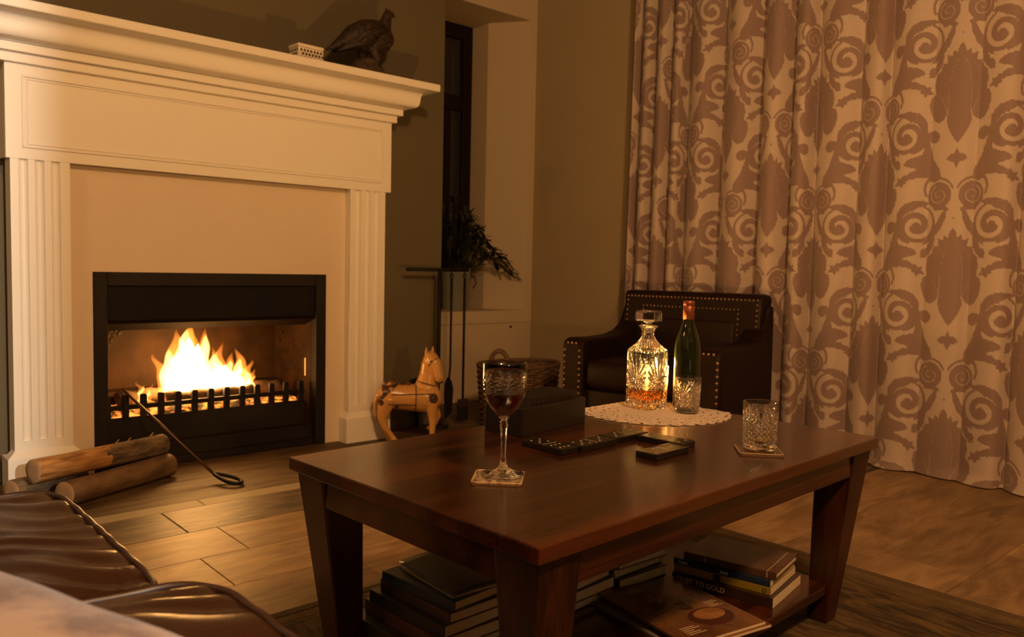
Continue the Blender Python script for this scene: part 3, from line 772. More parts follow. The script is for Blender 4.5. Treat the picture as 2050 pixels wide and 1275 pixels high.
# ------------------------------------------------------------------ books on the lower shelf
M_PAGE = mat('book_pages', (.56, .46, .33), .85, var=(3, (.64, .54, .40), .3), bump=(1.0, .3, .002), stretch=(2, 2, 900))
def book(label, x, y, rot, L_, W_, H_, z, cover, spine=None, hard=True, name='book', text=None, band=None):
    """spine side at local x=0, running along y; L_ = height of the book, W_ = its width"""
    p = tloc(x, y, z); t = thing(name, label, 'book' if name == 'book' else 'magazine', p, TA + math.radians(rot))
    e = .003 if hard else 0.0; c = .0022 if hard else .0006
    cv = cover
    b = MB(); b.box(0, W_, 0, L_, 0, c); add('back_cover', b, cv, t, .0005)
    b = MB(); b.box(0, W_, 0, L_, H_ - c, H_); add('front_cover', b, cv, t, .0005)
    b = MB(); b.box(-.0015, c, 0, L_, 0, H_); add('spine', b, spine or cv, t, .0008)
    add('page_block', MB().box(c, W_ - e, e, L_ - e, c, H_ - c), M_PAGE, t)
    return t
def lettering(parent, text, size, loc, rot, m, name='lettering'):
    cu = bpy.data.curves.new(name, 'FONT'); cu.body = text; cu.size = size; cu.extrude = .0003; cu.align_x = 'LEFT'
    tmp = bpy.data.objects.new(name, cu); COL.objects.link(tmp)
    dg = bpy.context.evaluated_depsgraph_get(); me = bpy.data.meshes.new_from_object(tmp.evaluated_get(dg))
    bpy.data.objects.remove(tmp); me.materials.clear(); me.materials.append(m)
    o = bpy.data.objects.new(name, me); COL.objects.link(o); o.parent = parent; o.location = loc; o.rotation_euler = rot; return o
def cov(name, a, b, sc=9, r=.35): return mat(name, a, r, var=(sc, b, .2), coat=.25)
SPINE_ROT = (PI / 2, 0, -PI / 2)                  # reads down the spine, facing -x
def books():
    z = .105
    ink = mat('gold_lettering', (.62, .45, .20), .5); wht = mat('white_lettering', (.62, .60, .55), .5)
    # right stack
    b1 = book('black paperback lettered in gold at the foot of the right stack', .845, .082, 8, .245, .186, .0235, z, cov('black_cover', (.020, .012, .010), (.035, .016, .012)), hard=False)
    lettering(b1, 'DUST TO GOLD', .0165, (-.0021, .232, .0058), SPINE_ROT, ink)
    b2 = book('yellow spined paperback second from the bottom of the right stack', .857, .094, 9, .235, .172, .0175, z + .0237, cov('yellow_cover', (.20, .14, .012), (.26, .17, .018)), hard=False)
    bx('spine_patch', mat('dark_patch', (.025, .02, .015), .5), b2, -.0022, -.0014, .118, .136, .001, .0165)
    add('publisher_mark', MB().tube([(-.0021, .014 + .0042 * math.cos(a), .0088 + .0042 * math.sin(a)) for a in [2 * PI * k / 16 for k in range(16)]], .0006, 5, closed=True), mat('mark_ink', (.03, .02, .01), .5), b2)
    b3 = book('blue spined paperback with white lettering in the right stack', .857, .096, 9, .235, .170, .0140, z + .0414, cov('navy_cover', (.010, .018, .045), (.015, .026, .06)), hard=False)
    lettering(b3, 'MAKE', .0092, (-.0021, .222, .0036), SPINE_ROT, wht); lettering(b3, 'AND', .0092, (-.0021, .118, .0036), SPINE_ROT, wht)
    b4 = book('dark brown hardback with pale border lines on top of the right stack', .872, .090, 10, .222, .160, .0165, z + .0556, cov('brown_jacket', (.050, .022, .014), (.105, .05, .028), 16))
    pl = mat('pale_line', (.40, .30, .20), .5)
    for y in (.020, .168): bx('border_line', pl, b4, .0, .150, y, y + .002, .0165, .0168)
    for y in (.020, .168): bx('border_line', pl, b4, -.0019, -.0014, y, y + .002, .001, .016)
    # magazines in the middle
    def mag(label, x, y, rot, z0, a, b, W_=.215, L_=.285, H_=.006):
        return book(label, x, y, rot, L_, W_, H_, z0, cov('cover_' + label[:8], a, b, 7, .22), hard=False, name='magazine')
    mag('thin magazine with a pale cover at the bottom of the magazine pile', .515, .085, -9, z, (.10, .08, .07), (.25, .2, .16), .22)
    mag('magazine with a dark cover second in the magazine pile', .530, .080, -12, z + .0062, (.02, .016, .014), (.20, .12, .06))
    mag('magazine with an orange cover edge third in the magazine pile', .522, .074, -13, z + .0124, (.25, .09, .02), (.08, .04, .02))
    mg = mag('magazine with a glossy food photograph cover on top of the pile', .512, .082, -13, z + .0186, (.045, .018, .012), (.22, .10, .035))
    g1 = mat('cover_bowl', (.20, .085, .03), .25, var=(26, (.34, .17, .06), .12)); g2 = mat('cover_gold', (.16, .075, .02), .25, var=(45, (.035, .014, .008), .08)); g3 = mat('cover_red', (.075, .018, .010), .25, var=(20, (.04, .014, .01), .2))
    def flat(name, pts, m, z1): add(name, MB().prism(pts, .006, z1), m, mg)
    ell = lambda cx, cy, a, b_, r=0: [(cx + a * math.cos(t_) * math.cos(r) - b_ * math.sin(t_) * math.sin(r), cy + a * math.cos(t_) * math.sin(r) + b_ * math.sin(t_) * math.cos(r)) for t_ in [2 * PI * k / 28 for k in range(28)]]
    flat('printed_picture', ell(.135, .075, .055, .040), g3, .00615); flat('printed_picture', ell(.140, .085, .040, .024), g1, .0063)
    flat('printed_picture', ell(.125, .140, .030, .022), g2, .0063); flat('printed_picture', ell(.075, .175, .045, .020, .6), g2, .0062)
    flat('printed_picture', ell(.16, .19, .03, .013, -.4), g1, .0062)
    for k in range(5):
        flat('printed_line', [(.168, .108 + .006 * k), (.203 - .006 * (k % 3), .108 + .006 * k), (.203 - .006 * (k % 3), .1105 + .006 * k), (.168, .1105 + .006 * k)], pl, .0062)
        flat('printed_line', [(.030, .028 + .007 * k), (.078 - .01 * (k % 3), .028 + .007 * k), (.078 - .01 * (k % 3), .031 + .007 * k), (.030, .031 + .007 * k)], pl, .0062)
    # books behind the near leg
    for i, (lab, x, y, r, W_, L_, H_, a) in enumerate((
        ('wide pale paged book at the bottom behind the near table leg', .40, .36, 2, .235, .27, .022, (.03, .03, .035)),
        ('thick pale paged book in the pile behind the near table leg', .405, .355, 1, .23, .26, .026, (.045, .04, .03)),
        ('large book on top of the pile behind the near table leg', .395, .35, 4, .23, .25, .020, (.02, .03, .04)))):
        book(lab, x, y, r, L_, W_, H_, z + (0, .0222, .0484)[i], cov('c_mid%d' % i, a, tuple(q * 1.6 for q in a)))
    for i, (lab, x, y, r, W_, L_, H_, a) in enumerate((
        ('dark book at the bottom of the low pile beside the right stack', .665, .37, -4, .17, .25, .026, (.03, .02, .02)),
        ('blue green book in the low pile beside the right stack', .655, .38, -2, .18, .25, .024, (.02, .035, .04)),
        ('thick book on top of the low pile beside the right stack', .66, .37, -5, .17, .24, .022, (.05, .045, .03)))):
        book(lab, x, y, r, L_, W_, H_, z + (0, .0262, .0504)[i], cov('c_low%d' % i, a, tuple(q * 1.6 for q in a)))
    # left stack
    h = z
    for i, (lab, x, y, r, W_, L_, H_, a) in enumerate((
        ('large black photo book at the bottom of the left stack', .115, .375, 3, .245, .255, .026, (.02, .017, .016)),
        ('maroon hardback second from the bottom of the left stack', .125, .37, -2, .245, .25, .026, (.06, .025, .018)),
        ('black hardback in the middle of the left stack', .135, .365, 1, .235, .235, .026, (.018, .015, .017)),
        ('brown hardback below the blue book in the left stack', .145, .362, -1, .225, .225, .022, (.04, .022, .014)),
        ('blue grey hardback under the curled paperback in the left stack', .155, .360, 3, .215, .215, .020, (.018, .028, .04)))):
        book(lab, x, y, r, L_, W_, H_, h, cov('c_left%d' % i, a, tuple(q * 1.7 for q in a), 12)); h += H_ + .0002
    # curled paperback on top
    p = tloc(.16, .372, h); t = thing('magazine', 'curled grey magazine with lifted cover on top of the left stack', 'magazine', p, TA + math.radians(-5))
    g = mat('grey_cover', (.09, .085, .075), .35, var=(9, (.20, .17, .13), .2)); P0 = []; 
    for j in range(13):
        v = j / 12; row = []
        for i in range(11):
            u = i / 10; row.append((u * .15, v * .195, .004 + .010 * math.sin(PI * u * .9) * (.4 + .6 * v) + .010 * (1 - u) * v ** 2))
        P0.append(row)
    o = add('lifted_cover', MB().grid(P0), g, t); s_ = o.modifiers.new('t', 'SOLIDIFY'); s_.thickness = .0012
    add('page_block', MB().box(.002, .148, .002, .193, 0, .0035), M_PAGE, t)
books()

# ------------------------------------------------------------------ firewood and poker
def logs():
    bark = mat('grey_brown_bark', (.060, .038, .022), .9, var=(14, (.20, .135, .075), .12), bump=(45, .9, .006), stretch=(1, 4, 4))
    peeled = mat('peeled_wood', (.20, .085, .024), .65, var=(9, (.50, .26, .085), .12), bump=(22, .4, .004), stretch=(1, 6, 6))
    endm = mat('sawn_log_end', (.42, .27, .14), .8, var=(60, (.30, .18, .09), .3))
    smooth = mat('smooth_bark', (.085, .046, .022), .75, var=(9, (.19, .112, .055), .13), bump=(30, .5, .004), stretch=(1, 3, 3))
    def log(label, a, b, r, m, peel=None, twigs=False):
        a, b = Vector(a), Vector(b); d = b - a; L_ = d.length
        t = thing('firewood_log', label, 'log', a); q = d.to_track_quat('X', 'Z'); t.rotation_mode = 'QUATERNION'; t.rotation_quaternion = q
        n, ns = 24, 26; rr = []
        for i in range(ns):
            x = L_ * i / (ns - 1); ring = []
            for k in range(n):
                an = 2 * PI * k / n; ra = r * (1 + .05 * noise.noise((x * 7, math.cos(an) * 1.5, math.sin(an) * 1.5 + r * 50)) + .03 * math.sin(3 * an + x * 4))
                ring.append((x, ra * math.cos(an), ra * math.sin(an)))
            rr.append(ring)
        o = add('bark', MB().rings(rr, False, False), m, t)
        if peel:
            o.data.materials.append(peeled)
            for f in o.data.polygons:
                c = f.center; lim = peel * L_ + .05 * noise.noise((c.y * 30, c.z * 30, 2))
                if c.x < lim and (c.z > -.4 * r or True): f.material_index = 1
        for x, i in ((0, 0), (L_, ns - 1)):
            add('cut_end', MB().rings([[(x + (.0 if j == 0 else (-.002 if i == 0 else .002)), p[1] * s, p[2] * s) for p in rr[i]] for j, s in ((0, 1), (1, .96), (2, .5), (3, .02))], False, True), endm, t)
        if twigs:
            b2 = MB()
            for x, an in ((.62, 70), (.69, 95), (.90, 80)):
                a_ = math.radians(an); p0 = Vector((x * L_, r * .95 * math.cos(a_), r * .95 * math.sin(a_)))
                b2.tube([p0, p0 + Vector((.012, .006, .005)), p0 + Vector((.022, .008, .012))], [.0035, .0022, .0008], 6)
            tag(add('bark_shreds', b2, peeled, t), kind='stuff')
        return t
    log('smooth brown log lying on the hearth in front', (.668, 3.02, .046), (1.085, 3.235, .046), .044, smooth)
    log('half hidden log behind, against the left plinth', (.535, 3.165, .044), (.78, 3.272, .044), .042, bark)
    log('half peeled log resting on top of the other firewood', (.585, 3.070, .128), (1.070, 3.262, .124), .041, bark, .52, True)
logs()
def poker():
    t = thing('fire_poker', 'long iron poker with ring handle leaning on the grate', 'poker', (0, 0, 0))
    a = Vector((.985, 3.44, .316)); b = Vector((1.190, 3.04, .030))
    rod = mat('worn_iron_rod', (.055, .032, .020), .42, .7, var=(9, (.12, .07, .04), .3))
    add('rod', MB().tube([a + (a - b).normalized() * .02, a, b], [.003, .0055, .0058], 10), rod, t)
    d = (b - a); d.z = 0; d.normalize(); s = Vector((d.y, -d.x, 0)); pts = []
    for k in range(25):                           # teardrop eye
        an = 2 * PI * k / 24 if k < 24 else 2 * PI
        f_ = .5 - .5 * math.cos(an); w_ = .036 * math.sin(an) * (.35 + .65 * f_)
        p = b + d * (.125 * f_) + s * w_; p.z = b.z * (1 - f_) + .0075 * f_ + .003; pts.append(p)
    add('ring_handle', MB().tube(pts[:-1], .0072, 10, closed=True), M_IRON, t)
poker()

# ------------------------------------------------------------------ companion set
def companion():
    t = thing('fireside_tool_stand', 'thin black iron stand with a long crossbar beside the chimney corner', 'tool stand', (2.519, 3.40, 0))
    add('base', MB().lathe([(.055, 0), (.06, .004), (.058, .012), (.03, .018), (.012, .03), (.0, .03)], 32, cap1=False), M_IRON, t)
    add('pole', MB().tube([(0, 0, .02), (0, 0, .84)], .0105, 12), M_IRON, t)
    add('crossbar', MB().tube([(-.205, 0, .832), (.19, 0, .832)], .009, 10), M_IRON, t)
    for x in (.062, .150): add('hook', MB().tube([(x, 0, .832), (x, -.018, .826), (x, -.026, .812), (x, -.020, .80), (x, -.012, .803)], .003, 6), M_IRON, t)
    s = thing('fireside_shovel', 'black iron hearth shovel hanging from the tool stand', 'shovel', (2.581, 3.378, 0))
    add('handle', MB().tube([(0, 0, .79), (0, 0, .50), (.0, 0, .32), (-.008, -.004, .275), (-.012, -.008, .25)], [.0075, .006, .006, .006, .006], 10), M_IRON, s)
    add('hanging_loop', MB().tube([(.011 * math.sin(a), 0, .803 + .012 * math.cos(a)) for a in [2 * PI * k / 14 for k in range(14)]], .003, 6, closed=True), M_IRON, s)
    poly = [(-.022, .04), (.022, .075), (.030, .20), (.018, .245), (-.008, .268), (-.026, .235), (-.030, .18)]
    P = MB().prism([(x - .008, z) for x, z in poly], -.0025, .0025, Matrix(((1, 0, 0, 0), (0, 0, 1, 0), (0, 1, 0, 0), (0, 0, 0, 1))))
    add('blade', P, M_IRON, s, .001)
    b = thing('hearth_brush', 'black hearth brush hanging beside the shovel on the tool stand', 'brush', (2.669, 3.378, 0))
    add('handle', MB().tube([(0, 0, .79), (0, 0, .13)], [.0075, .0062], 10), M_IRON, b)
    add('hanging_loop', MB().tube([(.011 * math.sin(a), 0, .803 + .012 * math.cos(a)) for a in [2 * PI * k / 14 for k in range(14)]], .003, 6, closed=True), M_IRON, b)
    add('ferrule', MB().frustum((-.034, .034, -.014, .014), (-.026, .030, -.012, .012), .10, .14), mat('brush_block', (.03, .018, .012), .6), b, .003)
    br = MB()
    random.seed(5)
    for k in range(150):
        x, y = random.uniform(-.031, .031), random.uniform(-.011, .011)
        br.tube([(x, y, .102), (x * 1.05, y, .06), (x * 1.12 + random.uniform(-.004, .004), y * 1.2, .022 + random.uniform(0, .008))], [.0022, .002, .0012], 4, smooth=False)
    tag(add('bristles', br, mat('black_bristle', (.010, .008, .007), .8), b), kind='stuff')
    w = thing('fire_bellows', 'dark round ribbed object half hidden behind the carved horse', 'bellows', (2.440, 3.472, 0))
    rb = MB(); dk = mat('dark_pleated_leather', (.014, .010, .008), .6)
    for k in range(6):
        y = -.02 + k * .008; R_ = .082 - .006 * abs(k - 2.5)
        rb.tube([(R_ * math.sin(a), y, .17 + 1.12 * R_ * math.cos(a)) for a in [2 * PI * q / 28 for q in range(28)]], .0045, 6, closed=True)
    add('pleats', rb, dk, w)
    disc = MB().prism([(.078 * math.sin(a), .17 + .087 * math.cos(a)) for a in [2 * PI * q / 28 for q in range(28)]], -.024, .022, Matrix(((1, 0, 0, 0), (0, 0, 1, 0), (0, 1, 0, 0), (0, 0, 0, 1))))
    add('board', disc, dk, w)
    add('nozzle', MB().tube([(0, .0, .09), (0, .0, .0)], [.012, .007], 12), M_IRON, w)
companion()

# ------------------------------------------------------------------ carved horse
def horse():
    t = thing('horse_figurine', 'carved golden wooden horse with dark painted patches standing by the fireplace', 'figurine', (2.195, 3.185, 0), math.radians(-33))
    def turn(p, a=math.radians(-42)):
        x, y = p[0] - .088, p[1]; return (.088 + x * math.cos(a) - y * math.sin(a), x * math.sin(a) + y * math.cos(a), p[2])
    b = MB()
    b.loft([((-.150, 0, .232), .022, .030), ((-.135, 0, .232), .050, .056), ((-.095, 0, .232), .062, .066), ((-.04, 0, .222), .060, .064), ((.02, 0, .216), .062, .066), ((.075, 0, .216), .065, .074), ((.115, 0, .222), .056, .066), ((.140, 0, .232), .034, .042), ((.150, 0, .236), .012, .016)], 20)
    b.loft([((.070, 0, .235), .050, .070), ((.082, 0, .290), .042, .054), ((.086, 0, .335), .036, .042), ((.086, 0, .380), .032, .036), ((.094, 0, .415), .029, .030), ((.106, 0, .432), .022, .020)], 18)
    b.loft([(turn(c), w1, w2) for c, w1, w2 in (((.074, 0, .418), .022, .018), ((.100, 0, .414), .033, .030), ((.122, 0, .388), .033, .033), ((.138, 0, .356), .027, .027), ((.150, 0, .328), .023, .023), ((.156, 0, .308), .022, .022), ((.158, 0, .298), .014, .014))], 16)
    def leg(pts): b.loft(pts, 12)
    for sd in (-1, 1):
        y = sd * .036; k = .012 * sd
        leg([((-.110, y, .22), .032, .046), ((-.122, y, .165), .024, .034), ((-.132, y * 1.05, .120), .016, .021), ((-.118, y * 1.1, .080), .013, .016), ((-.098 - k, y * 1.1, .040), .012, .014), ((-.084 - k, y * 1.1, .014), .017, .018), ((-.080 - k, y * 1.1, .0), .019, .020)])
    leg([((.100, -.036, .200), .026, .034), ((.106, -.038, .150), .019, .024), ((.108, -.038, .100), .014, .017), ((.106, -.038, .050), .012, .014), ((.112, -.038, .016), .017, .018), ((.114, -.038, .0), .020, .020)])
    leg([((.100, .036, .200), .026, .034), ((.122, .040, .160), .019, .023), ((.138, .040, .120), .015, .017), ((.122, .040, .085), .013, .014), ((.100, .040, .062), .015, .015), ((.092, .040, .052), .018, .018)])
    for sd in (-1, 1): b.loft([(turn(c), w1, w2) for c, w1, w2 in (((.088, sd * .020, .425), .012, .009), ((.090, sd * .024, .446), .010, .008), ((.090, sd * .026, .462), .005, .004), ((.090, sd * .026, .470), .001, .001))], 8)
    b.loft([((-.145, 0, .245), .012, .012), ((-.166, 0, .20), .012, .011), ((-.168, 0, .15), .009, .008), ((-.158, 0, .11), .004, .004)], 8)
    gold = mat('gilded_carved_wood', (.40, .19, .05), .30, var=(9, (.60, .33, .10), .25), bump=(25, .25, .004), coat=.25)
    N = gold.node_tree.nodes; L = gold.node_tree.links; p = N['Principled BSDF']
    nz = N.new('ShaderNodeTexNoise'); nz.inputs['Scale'].default_value = 11.0; nz.inputs['Detail'].default_value = 3
    tc = N.new('ShaderNodeTexCoord'); L.new(tc.outputs['Object'], nz.inputs['Vector'])
    rp = N.new('ShaderNodeValToRGB'); rp.color_ramp.elements[0].position = .60; rp.color_ramp.elements[1].position = .64
    L.new(nz.outputs['Fac'], rp.inputs[0]); mx = N.new('ShaderNodeMixRGB'); mx.inputs[2].default_value = (.045, .020, .010, 1)
    src = p.inputs['Base Color'].links[0].from_socket; L.new(rp.outputs[0], mx.inputs[0]); L.new(src, mx.inputs[1]); L.new(mx.outputs[0], p.inputs['Base Color'])
    o = add('carved_body', b, gold, t)
    r = o.modifiers.new('union', 'REMESH'); r.mode = 'VOXEL'; r.voxel_size = .0042; r.use_smooth_shade = True
    s = o.modifiers.new('soft', 'SMOOTH'); s.factor = .6; s.iterations = 5
    dark = mat('dark_paint', (.035, .014, .008), .5)
    def ringx(x, cz, ry, rz, r=.0026, name='harness_strap'):
        add(name, MB().tube([(x, ry * math.cos(a), cz + rz * math.sin(a)) for a in [2 * PI * k / 40 for k in range(40)]], r, 6, closed=True), dark, t)
    ringx(.026, .216, .0625, .0665)
    add('harness_strap', MB().tube([(x, -.0625 * (1 if x < .1 else .93) , .243 + .02 * (x - .02)) for x in (-.09, -.04, 0, .03, .06, .09, .115)], .002, 6), dark, t)
    add('harness_strap', MB().tube([(x, -.061, .195 - .03 * (x + .1)) for x in (-.13, -.1, -.06, -.02, .01, .026)], .0018, 6), dark, t)
    add('harness_strap', MB().tube([(.082 + .055 * math.cos(a) * .9, .045 * math.sin(a), .288 - .012 * math.cos(a)) for a in [2 * PI * k / 32 for k in range(32)]], .0024, 6, closed=True), dark, t)
    add('bridle_strap', MB().tube([turn((.122 + .030 * math.cos(a) * .7, .0345 * math.sin(a), .388 + .024 * math.cos(a))) for a in [2 * PI * k / 28 for k in range(28)]], .0016, 6, closed=True), dark, t)
    for sd in (-1, 1):
        add('eye', MB().ball(turn((.126, sd * .0300, .397)), .0065, .0055, .0055), dark, t)
        add('nostril', MB().ball(turn((.168, sd * .010, .318)), .005, .005, .005), dark, t)
    add('mouth', MB().ball(turn((.158, 0, .297)), .014, .016, .005), dark, t)
    fl = MB()
    for k in range(9):
        a = 2 * PI * k / 9; fl.ball((.108 + .014 * math.cos(a), -.0585, .222 + .016 * math.sin(a)), .009, .004, .009, 8, 6)
    fl.ball((.108, -.0600, .222), .012, .004, .012); add('painted_flower', fl, dark, t)
    ma = MB()
    for k in range(11):
        a = k / 10; ma.ball((.040 + .02 * a + (.018 * a * a), 0, .300 + .125 * a), .010, .007, .012, 8, 6)
    for k in range(9): ma.ball((-.115 + k * .0135, .006 * math.sin(k * 2), .289 - .0008 * abs(k - 4)), .011, .028, .009, 8, 6)
    add('mane', ma, mat('mane_paint', (.16, .075, .03), .5, var=(40, (.05, .022, .01), .1)), t)
horse()

# ------------------------------------------------------------------ things on the mantel shelf
def bird():
    t = thing('grouse_figurine', 'dark grouse bird figure on a rocky base on the mantel shelf', 'figurine', (2.045, 3.34, 1.724), math.radians(4))
    b = MB()
    b.loft([((-.235, 0, .088), .012, .006), ((-.200, 0, .108), .026, .013), ((-.150, 0, .140), .040, .030), ((-.095, 0, .170), .058, .056), ((-.035, 0, .190), .070, .074), ((.025, 0, .198), .072, .080), ((.075, 0, .205), .058, .070), ((.105, 0, .225), .038, .048), ((.118, 0, .235), .012, .02)], 22)
    b.loft([((.060, 0, .215), .045, .055), ((.082, 0, .258), .032, .038), ((.094, 0, .292), .023, .026), ((.102, 0, .318), .022, .023), ((.110, 0, .334), .019, .014)], 16)
    b.loft([((.088, 0, .325), .014, .013), ((.110, 0, .326), .021, .020), ((.128, 0, .324), .014, .013), ((.140, 0, .320), .007, .007), ((.152, 0, .314), .0015, .0015)], 12)
    b.loft([((.094, 0, .343), .006, .004), ((.090, 0, .352), .003, .004), ((.086, 0, .356), .001, .001)], 8)
    b.loft([((-.02, .03, .15), .028, .035), ((-.015, .032, .105), .02, .024), ((-.005, .034, .07), .012, .014), ((.0, .034, .04), .009, .009)], 10)
    b.loft([((.0, -.03, .15), .028, .035), ((.012, -.032, .105), .02, .024), ((.022, -.034, .07), .012, .014), ((.026, -.034, .04), .009, .009)], 10)
    feather = mat('dark_plumage', (.010, .0065, .0045), .6, var=(38, (.050, .028, .015), .10), bump=(70, .8, .006), stretch=(1, 2, 2))
    o = add('plumage_body', b, feather, t); r = o.modifiers.new('union', 'REMESH'); r.mode = 'VOXEL'; r.voxel_size = .0055; r.use_smooth_shade = True
    s = o.modifiers.new('soft', 'SMOOTH'); s.factor = .5; s.iterations = 4
    wing = mat('wing_plumage', (.009, .006, .004), .55, var=(60, (.040, .022, .011), .10), bump=(90, .7, .005))
    for sd in (-1, 1):
        w = MB()
        for k in range(7):
            z0 = .225 - .012 * k; x0 = .045 - .012 * k
            w.loft([((x0, sd * .064, z0), .010, .012), ((x0 - .06, sd * (.072 - .002 * k), z0 - .016), .008, .013), ((x0 - .12, sd * (.058 - .003 * k), z0 - .042), .006, .010), ((x0 - .165, sd * (.040 - .002 * k), z0 - .066), .002, .004)], 8)
        add('wing', w, wing, t)
    red = mat('red_brow', (.22, .03, .015), .6)
    for sd in (-1, 1):
        add('eye_comb', MB().ball((.112, sd * .0195, .334), .008, .003, .004), red, t); add('eye', MB().ball((.114, sd * .0205, .326), .003, .002, .003), M_IRON, t)
    add('throat_patch', MB().ball((.110, 0, .295), .010, .020, .020), mat('russet_throat', (.10, .028, .016), .7), t)
    rk = MB(); n = 26; rr = []
    for i in range(9):
        a = i / 8; rr.append([(-.005 + (.130 * (1 - .66 * a) + .016 * noise.noise((math.cos(2 * PI * k / n) * 2, math.sin(2 * PI * k / n) * 2, a * 3))) * math.cos(2 * PI * k / n), (.062 * (1 - .45 * a) + .01 * noise.noise((math.sin(2 * PI * k / n) * 2, a * 4, 3))) * math.sin(2 * PI * k / n), .088 * a ** .8 + (.010 * noise.noise((k * .7, a * 5, 1)) if i else 0)) for k in range(n)])
    add('rock_base', rk.rings(rr), mat('mossy_rock', (.025, .018, .011), .85, var=(25, (.10, .06, .028), .2), bump=(50, .8, .006)), t)
bird()
def trinket():
    t = thing('trinket_box', 'small pale box with dark lattice pattern on the mantel shelf', 'box', (1.700, 3.30, 1.724), math.radians(3))
    pale = mat('bone_inlay', (.74, .66, .54), .45); dk = mat('dark_inlay', (.05, .03, .02), .5)
    add('box_body', MB().box(-.062, .062, -.042, .042, 0, .058), pale, t, .004)
    add('lid', MB().box(-.064, .064, -.044, .044, .059, .074), pale, t, .006, 3)
    for sd, ax in ((-.0423, 0), (.0423, 0), (-.0623, 1), (.0623, 1)):
        b = MB(); W_ = .054 if ax == 0 else .036
        n = int(W_ / .016)
        for r_ in range(3):
            for c in range(-n, n + 1):
                u = c * .016 + (.008 if r_ % 2 else -.0); z = .014 + .016 * r_
                for dx, dz in ((.0125, .0135),):
                    q = [(u, z - dz * .55), (u + dx * .5, z), (u, z + dz * .55), (u - dx * .5, z)]
                    vs = [((a, sd, z_) if ax == 0 else (sd, a, z_)) for a, z_ in q]; v2 = [((a, sd * 1.012, z_) if ax == 0 else (sd * 1.008, a, z_)) for a, z_ in q]
                    b.add(vs + v2, [(0, 1, 2, 3), (4, 7, 6, 5), (0, 4, 5, 1), (1, 5, 6, 2), (2, 6, 7, 3), (3, 7, 4, 0)])
        add('lattice', b, dk, t)
trinket()

# ------------------------------------------------------------------ plant in the niche
def plant():
    v = thing('zinc_vase', 'grey green bucket vase standing on the niche sill', 'vase', (3.185, 4.13, .572))
    add('vessel', MB().lathe([(.078, 0), (.082, .004), (.098, .262), (.101, .266), (.098, .268), (.095, .262), (.079, .012), (.0, .01)], 40, cap1=False), mat('galvanised_zinc', (.26, .27, .22), .42, .35, var=(18, (.34, .35, .28), .3)), v)
    add('handle', MB().tube([(.098, -.03, .23), (.13, -.04, .21), (.14, -.04, .17), (.12, -.035, .14)], .004, 8), M_IRON, v)
    t = thing('leafy_branches', 'dark green leafy branches drooping out of the zinc vase', 'plant', (3.185, 4.13, .60))
    lf = mat('dark_leaf', (.012, .014, .006), .5, var=(20, (.022, .026, .010), .3), rnd=.35)
    P = []
    for i in range(7):
        u = i / 6; w =   .0125 * math.sin(PI * (u * .92 + .06)) ** .8
        P.append([(u * .074, -w, .004 * math.sin(PI * u) + .002), (u * .074, 0, .004 * math.sin(PI * u) - .0015), (u * .074, w, .004 * math.sin(PI * u) + .002)])
    leaf = MB().grid(P).mesh('leaf'); leaf.materials.append(lf)
    random.seed(11); sm = MB(); n = 0
    ends = [(-.05, -.05, .66, 0), (-.12, -.02, .60, 0), (.03, -.08, .62, 0), (.0, .02, .67, 0), (.09, -.03, .58, .1), (.14, -.05, .50, .2), (-.02, -.13, .52, .1), (-.12, -.1, .48, .1), (.08, -.12, .46, .2), (.17, -.08, .40, .35), (.24, -.10, .36, .5), (.30, -.12, .28, .6), (.38, -.14, .235, .62), (.34, -.15, .20, .6), (-.07, -.15, .38, .2), (.05, -.17, .36, .3), (.40, -.13, .20, .6), (.15, -.15, .32, .4)]
    for ex, ey, ez, droop in ends:
        pts = []
        for k in range(9):
            a = k / 8; x = ex * a ** 1.15; y = ey * a; z = (ez * a if not droop else (ez + droop * .34) * math.sin(PI / 2 * min(1, a * 1.15)) ** .9 - droop * .34 * a ** 2.6)
            pts.append(Vector((x, y, z)))
        sm.tube(pts, [.0035 - .0025 * k / 8 for k in range(9)], 5)
        for k in range(16):
            a = .30 + .70 * k / 15; i = min(7, int(a * 8)); p = pts[i].lerp(pts[i + 1], a * 8 - i); d = (pts[i + 1] - pts[i]).normalized()
            side = Vector((random.uniform(-1, 1), random.uniform(-1, 1), random.uniform(-.5, .7))); dr = (d * .8 + side * .75).normalized()
            o = bpy.data.objects.new('leaf', leaf); COL.objects.link(o); o.parent = t; o.location = p; o.rotation_mode = 'QUATERNION'
            o.rotation_quaternion = dr.to_track_quat('X', 'Z'); s = random.uniform(.8, 1.3); o.scale = (s, s * random.uniform(.8, 1.2), s); n += 1
    add('stems', sm, mat('twig_bark', (.035, .024, .014), .8), t)
plant()

